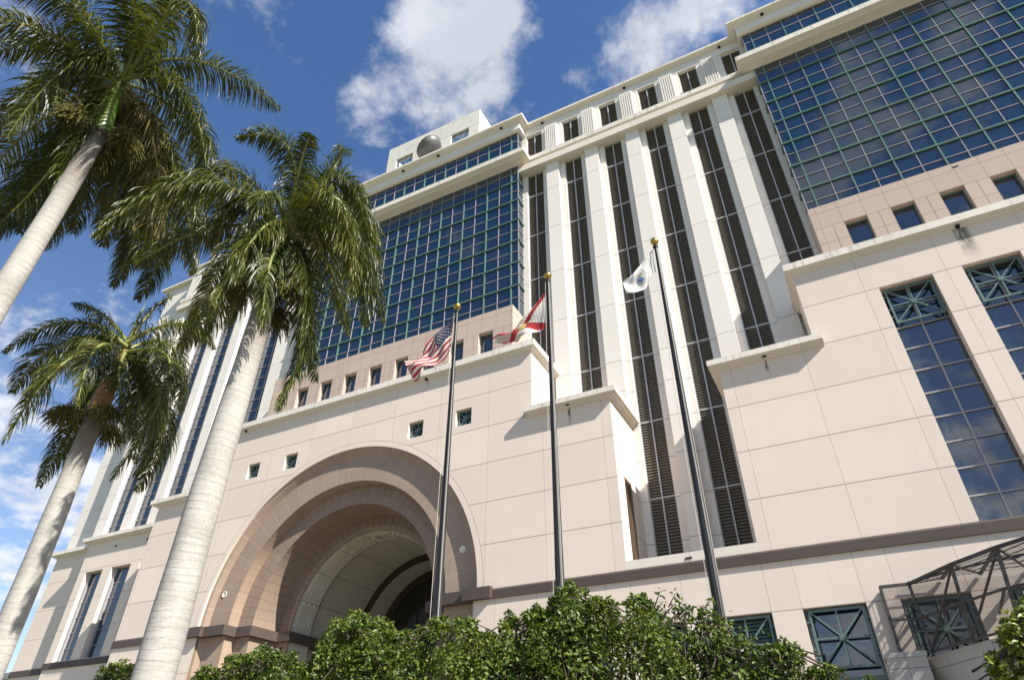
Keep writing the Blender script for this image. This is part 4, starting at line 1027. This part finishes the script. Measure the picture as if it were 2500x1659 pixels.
PA = [[-12.46,3.69,14.08],[[[-11.12,4.39,14.98],[-10.19,6.38,14.93]],[[-11.03,4.53,13.6],[-11.28,6.13,11.42]],[[-12.26,4.72,13.12],[-12.78,6.17,11.19]],[[-12.09,2.69,13.18],[-12.95,2.65,10.98]],[[-12.99,2.47,14.2],[-14.27,1.69,13.34]],[[-12.69,2.13,15.01],[-13.61,0.83,14.99]],[[-9.82,3.08,14.29],[-9.41,3.7,12.79]],[[-11.3,2.9,14.75],[-10.86,1.7,14.89]],[[-13.18,2.78,13.3],[-14.49,2.63,11.56]],[[-14.43,3.99,13.09],[-16.25,4.67,11.57]],[[-14.35,4.66,13.33],[-15.99,5.6,12.28]],[[-13.21,5.85,13.84],[-13.88,8.1,13.06]],[[-14.07,5.53,13.47],[-15.94,7.18,11.9]],[[-13.79,5.96,13.93],[-15.53,7.88,12.76]],[[-11.63,3.51,15.29],[-10.7,3.05,16.41]],[[-12.54,1.69,13.42],[-12.94,0.78,12.26]],[[-11.54,2.38,13.72],[-10.7,1.14,13.4]],[[-14.76,3.33,13.46],[-16.87,3.65,12.21]],[[-12.9,5.32,12.61],[-13.61,6.31,10.84]],[[-13.92,5.09,13.08],[-15.25,6.06,11.9]],[[-13.89,3.83,11.71],[-14.55,3.7,10.05]],[[-12.64,3.63,12.06],[-12.7,3.79,10.24]],[[-14.03,5.87,12.99],[-15.82,6.98,11.4]],[[-13.7,6.41,12.72],[-15.25,7.43,11.09]],[[-12.57,5.78,12.92],[-13.12,7.42,11.11]],[[-14.83,3.86,12.11],[-16.04,4.06,10.92]],[[-14.45,4.46,12.54],[-15.78,5.07,11.28]],[[-13.73,4.56,14.34],[-15.74,5.88,13.2]]]]
PB = [[-9.22,6.88,10.4],[[[-8.81,6.01,12.07],[-9.81,5.34,12.29]],[[-8.42,6.15,11.48],[-7.99,5.88,11.92]],[[-7.79,6.69,11.3],[-7.68,7.96,10.23]],[[-7.89,7.44,9.87],[-7.72,8.31,8.15]],[[-8.61,7.47,8.65],[-9.01,7.62,6.15]],[[-8.78,5.96,9.42],[-9.13,5.73,7.42]],[[-9.81,5.95,10.78],[-10.62,6.31,10.09]],[[-10.8,6.08,10.48],[-12.45,5.73,9.76]],[[-11.26,7.37,9.69],[-12.94,7.69,8.89]],[[-9.82,8.25,9.55],[-10.31,9.65,8.31]],[[-7.65,6.41,10.41],[-7.29,7.28,8.77]],[[-8.58,5.76,10.24],[-8.7,5.59,9.06]],[[-8.6,7.17,12.4],[-8.66,7.35,13.58]],[[-10.02,6.0,11.78],[-10.98,5.86,12.29]],[[-8.6,7.9,11.95],[-9.04,9.81,11.65]],[[-9.14,7.97,10.6],[-9.58,9.71,9.47]],[[-9.73,6.62,9.72],[-10.43,7.08,8.25]],[[-8.73,6.34,8.83],[-8.4,6.36,6.99]],[[-8.37,6.93,8.94],[-8.15,7.03,7.06]],[[-7.68,6.87,9.75],[-7.26,7.27,8.11]],[[-9.82,6.25,9.69],[-10.74,6.48,7.95]],[[-8.37,7.85,10.96],[-8.59,9.8,9.57]]]]
PC_ = [[-14.75,7.39,9.28],[[[-15.16,6.23,9.47],[-16.02,5.55,8.42]],[[-14.59,6.24,8.17],[-14.74,5.87,5.97]],[[-15.77,7.59,8.11],[-16.84,7.86,6.19]],[[-13.2,7.78,8.43],[-13.36,7.5,5.53]],[[-13.66,7.89,10.02],[-13.17,8.72,9.61]],[[-13.94,6.4,8.4],[-13.43,6.31,6.72]],[[-14.99,9.11,8.32],[-15.98,9.7,6.56]],[[-16.42,6.72,9.52],[-18.05,6.87,8.58]],[[-14.78,7.61,10.48],[-14.7,7.97,11.43]],[[-15.52,6.97,10.3],[-16.43,6.55,10.74]],[[-14.94,8.65,10.12],[-15.9,10.13,9.05]],[[-15.84,8.74,9.37],[-17.39,9.7,8.29]],[[-14.16,7.27,8.07],[-13.5,7.73,6.73]],[[-14.52,8.21,8.7],[-14.69,9.23,7.01]],[[-14.81,6.42,8.93],[-15.35,6.14,7.24]],[[-15.38,7.48,8.66],[-16.41,7.83,6.68]],[[-14.23,8.31,8.31],[-14.52,8.67,6.31]],[[-15.26,8.2,9.28],[-16.25,9.58,7.37]]]]
palm(-12.42, 3.80, 12.15, PA[0], PA[1], 'tallest royal palm with green crownshaft, leaving the picture at the left edge', .235, .175, 3, extra=3, L=.90, dry=(2, 12))
palm(-9.25, 6.86, 8.55, PB[0], PB[1], 'royal palm with the thick pale trunk in front of the granite arch', .30, .20, 8, extra=2, L=.80, dry=())
palm(-14.75, 7.42, 7.35, PC_[0], PC_[1], 'lower royal palm with tan crownshaft, between the corner of the courthouse and the left edge', .235, .195, 5, extra=0, L=.80, tan=True, dry=(8,))
# ------------------------------------------------------------------ clipped shrubs along the plaza
def shrub(name, prof, y0, y1, label, seed, leaves=15000, zlow=-.2, size=.037, yref=9.0, group=None, cat='shrub'):
    """prof: (x, z) outline of the top seen at distance yref"""
    rnd = random.Random(seed); x0, x1 = prof[0][0], prof[-1][0]
    def top(x):
        for (a, za), (b_, zb) in zip(prof[:-1], prof[1:]):
            if a <= x <= b_: return za + (zb - za) * (x - a) / max(1e-6, b_ - a)
        return prof[0][1] if x < x0 else prof[-1][1]
    root = empty(name, ((x0 + x1) / 2, (y0 + y1) / 2, GZ)); tag(root, label, cat, group)
    mb = MB(); tw = MB(); n = 0
    blobs = []
    nb_ = int((x1 - x0) * 30)
    for i in range(nb_):
        x = rnd.uniform(x0, x1); y = rnd.uniform(y0, y1); f = y / yref; r = rnd.uniform(.13, .30)
        zt = top(x) * f - (abs(f - 1.0) * .35) - .20 - (.30 * rnd.random() if rnd.random() < .6 else 0)
        blobs.append((Vector((x * f, y, zt - r * .9)), r))
        for k in range(3):
            blobs.append((Vector((x * f + rnd.uniform(-.3, .3), y + rnd.uniform(-.3, .3), zt - r - rnd.uniform(.1, 1.0) * max(.1, zt - zlow))), rnd.uniform(.22, .4)))
    for i in range(int((x1 - x0) * 16)):      # sprigs that break the outline
        x = rnd.uniform(x0, x1); y = rnd.uniform(y0, y1); f = y / yref; z = top(x) * f - abs(f - 1) * .35 - .05; h = rnd.uniform(.02, .16) * (1.6 if rnd.random() < .2 else 1)
        for k in range(3): blobs.append((Vector((x * f + rnd.uniform(-.04, .04), y, z - .12 + h * k / 2)), .075 - .012 * k))
    per = max(8, leaves // len(blobs))
    for c, r in blobs:
        tw.tube([c + Vector((rnd.uniform(-.3, .3), rnd.uniform(-.2, .2), -r * 2.4)), c], [.012, .005], 4, False)
        for k in range(per if r > .1 else max(7, per // 3)):
            d = Vector((rnd.gauss(0, 1), rnd.gauss(0, 1), rnd.gauss(0, .9))).normalized(); p = c + d * r * rnd.uniform(.62, 1.08)
            nrm = (d + Vector((rnd.gauss(0, .5), rnd.gauss(0, .5), .45 + rnd.gauss(0, .4)))).normalized()
            ax_ = (d * .8 + Vector((rnd.gauss(0, .5), rnd.gauss(0, .5), .5 + rnd.gauss(0, .4)))); ax_ = (ax_ - nrm * ax_.dot(nrm)).normalized(); sd = nrm.cross(ax_)
            s_ = size * rnd.uniform(.65, 1.25); i0 = len(mb.v); w_ = s_ * .52
            mb.v += [tuple(p), tuple(p + ax_ * s_ * .9 + sd * w_ + nrm * s_ * .14), tuple(p + ax_ * s_ * 2.0 - nrm * s_ * .1), tuple(p + ax_ * s_ * .9 - sd * w_ + nrm * s_ * .14)]
            mb.f += [(i0, i0 + 1, i0 + 2), (i0, i0 + 2, i0 + 3)]; mb.mi += [0, 0]
    mb.build('foliage', m_leaf, root)
    for k in range(int((x1 - x0) * 2.2) + 1):
        x = x0 + (x1 - x0) * rnd.random(); p = Vector((x, (y0 + y1) / 2, GZ)); tw.tube([p, p + Vector((.1, 0, 1.2)), p + Vector((rnd.uniform(-.3, .3), 0, top(x) - GZ - .8))], [.045, .03, .012], 6, False)
    tw.build('branches', m_twig, root)
SILA = [(-11.4, 1.3), (-11.2, 1.80), (-10.88, 2.02), (-10.5, 1.90), (-10.32, 2.12), (-9.57, 2.24), (-9.01, 2.16), (-8.57, 1.9), (-8.3, 1.8)]
SILB = [(-8.35, 1.9), (-8.21, 2.18), (-8.04, 2.4), (-8.0, 2.52), (-7.53, 2.58), (-7.32, 2.57), (-6.96, 2.42), (-6.81, 2.33), (-6.24, 2.30), (-5.72, 2.34), (-5.5, 2.32), (-5.19, 2.16), (-5.0, 2.06)]
SILC = [(-5.1, 1.95), (-4.74, 2.24), (-4.48, 2.31), (-3.97, 2.34), (-3.94, 2.47), (-3.71, 2.58), (-3.39, 2.43), (-3.07, 2.3), (-2.68, 2.35), (-2.45, 2.28)]
SILE = [(-2.5, 2.22), (-2.29, 2.26), (-2.04, 2.19), (-1.76, 2.08), (-1.52, 1.98)]
SILD = [(-1.75, 1.75), (-1.56, 1.67), (-1.05, 1.64), (-.82, 1.55), (-.7, 1.38), (-.29, 1.27), (-.1, 1.1)]
G_ = 'clipped shrubs in front of the courthouse'
shrub('hedge_shrub', SILA, 8.2, 9.3, 'low clipped green shrub at the foot of the granite arch, beside the thick palm trunk', 11, 46000, group=G_)
shrub('hedge_shrub', SILB, 8.3, 9.6, 'glossy green shrub with two rounded tops, rising in front of the arch opening', 12, 62000, group=G_)
shrub('hedge_shrub', SILC, 8.4, 9.6, 'tallest green shrub, peaking at the foot of the middle flagpole', 13, 60000, group=G_)
shrub('hedge_shrub', SILD, 8.6, 9.3, 'thin low shrub spreading right of the right flagpole, in front of the blue-green star window', 14, 18000, group=G_)
shrub('hedge_shrub', SILE, 8.9, 9.2, 'thin leafy branch reaching right across the foot of the right flagpole', 19, 2600, zlow=1.75, group=G_)
SILR = [(.90, .95), (1.0, 1.12), (1.11, 1.30), (1.28, 1.48), (1.42, 1.62), (1.8, 1.85), (2.4, 1.9)]
shrub('hedge_shrub', SILR, 7.6, 8.5, 'green shrub at the right edge, in front of the steel screen canopy', 15, 20000, yref=8.0, group=G_)
SILL = [(-18.5, 2.5), (-18.42, 2.92), (-17.8, 2.97), (-17.15, 2.9), (-16.6, 2.8)]
shrub('boxed_shrub', SILL, 11.6, 12.4, 'small square-cut shrub left of the thick palm trunk', 16, 8000, zlow=1.0, yref=12.0, size=.06)
# ------------------------------------------------------------------ ground
m_gr, t, b = mat('lawn'); P = pos(t); n = t.noise(P, .6, 5, .6); n2 = t.noise(P, 25, 3, .6)
t.l.new(t.mix(t.m('ADD', t.m('MULTIPLY', n, .6), t.m('MULTIPLY', n2, .4)), (.06, .09, .025, 1), (.12, .15, .05, 1)), b.inputs['Base Color']); b.inputs['Roughness'].default_value = .95
m_pl, t, b = mat('plaza_paving'); P = pos(t); n = t.noise(P, .5, 5, .6); n2 = t.noise(P, 18, 3, .6); x, y, z = t.sep(P)
jj = t.m('MAXIMUM', t.m('LESS_THAN', t.m('FRACT', t.m('DIVIDE', x, 1.2)), .01), t.m('LESS_THAN', t.m('FRACT', t.m('DIVIDE', y, 1.2)), .01))
c = t.mix(t.m('ADD', t.m('MULTIPLY', n, .6), t.m('MULTIPLY', n2, .4)), (.19, .165, .135, 1), (.28, .245, .20, 1)); t.l.new(t.mix(jj, c, (.2, .18, .15, 1)), b.inputs['Base Color']); b.inputs['Roughness'].default_value = .85
mb = MB(); mb.quad((-1500, -1500, GZ), (1500, -1500, GZ), (1500, 1500, GZ), (-1500, 1500, GZ)); tag(mb.build('ground', m_gr), kind='structure')
mb = MB(); mb.quad((-70, -14, GZ + .004), (60, -14, GZ + .004), (60, 29.99, GZ + .004), (-70, 29.99, GZ + .004)); tag(mb.build('plaza', m_pl), kind='structure')
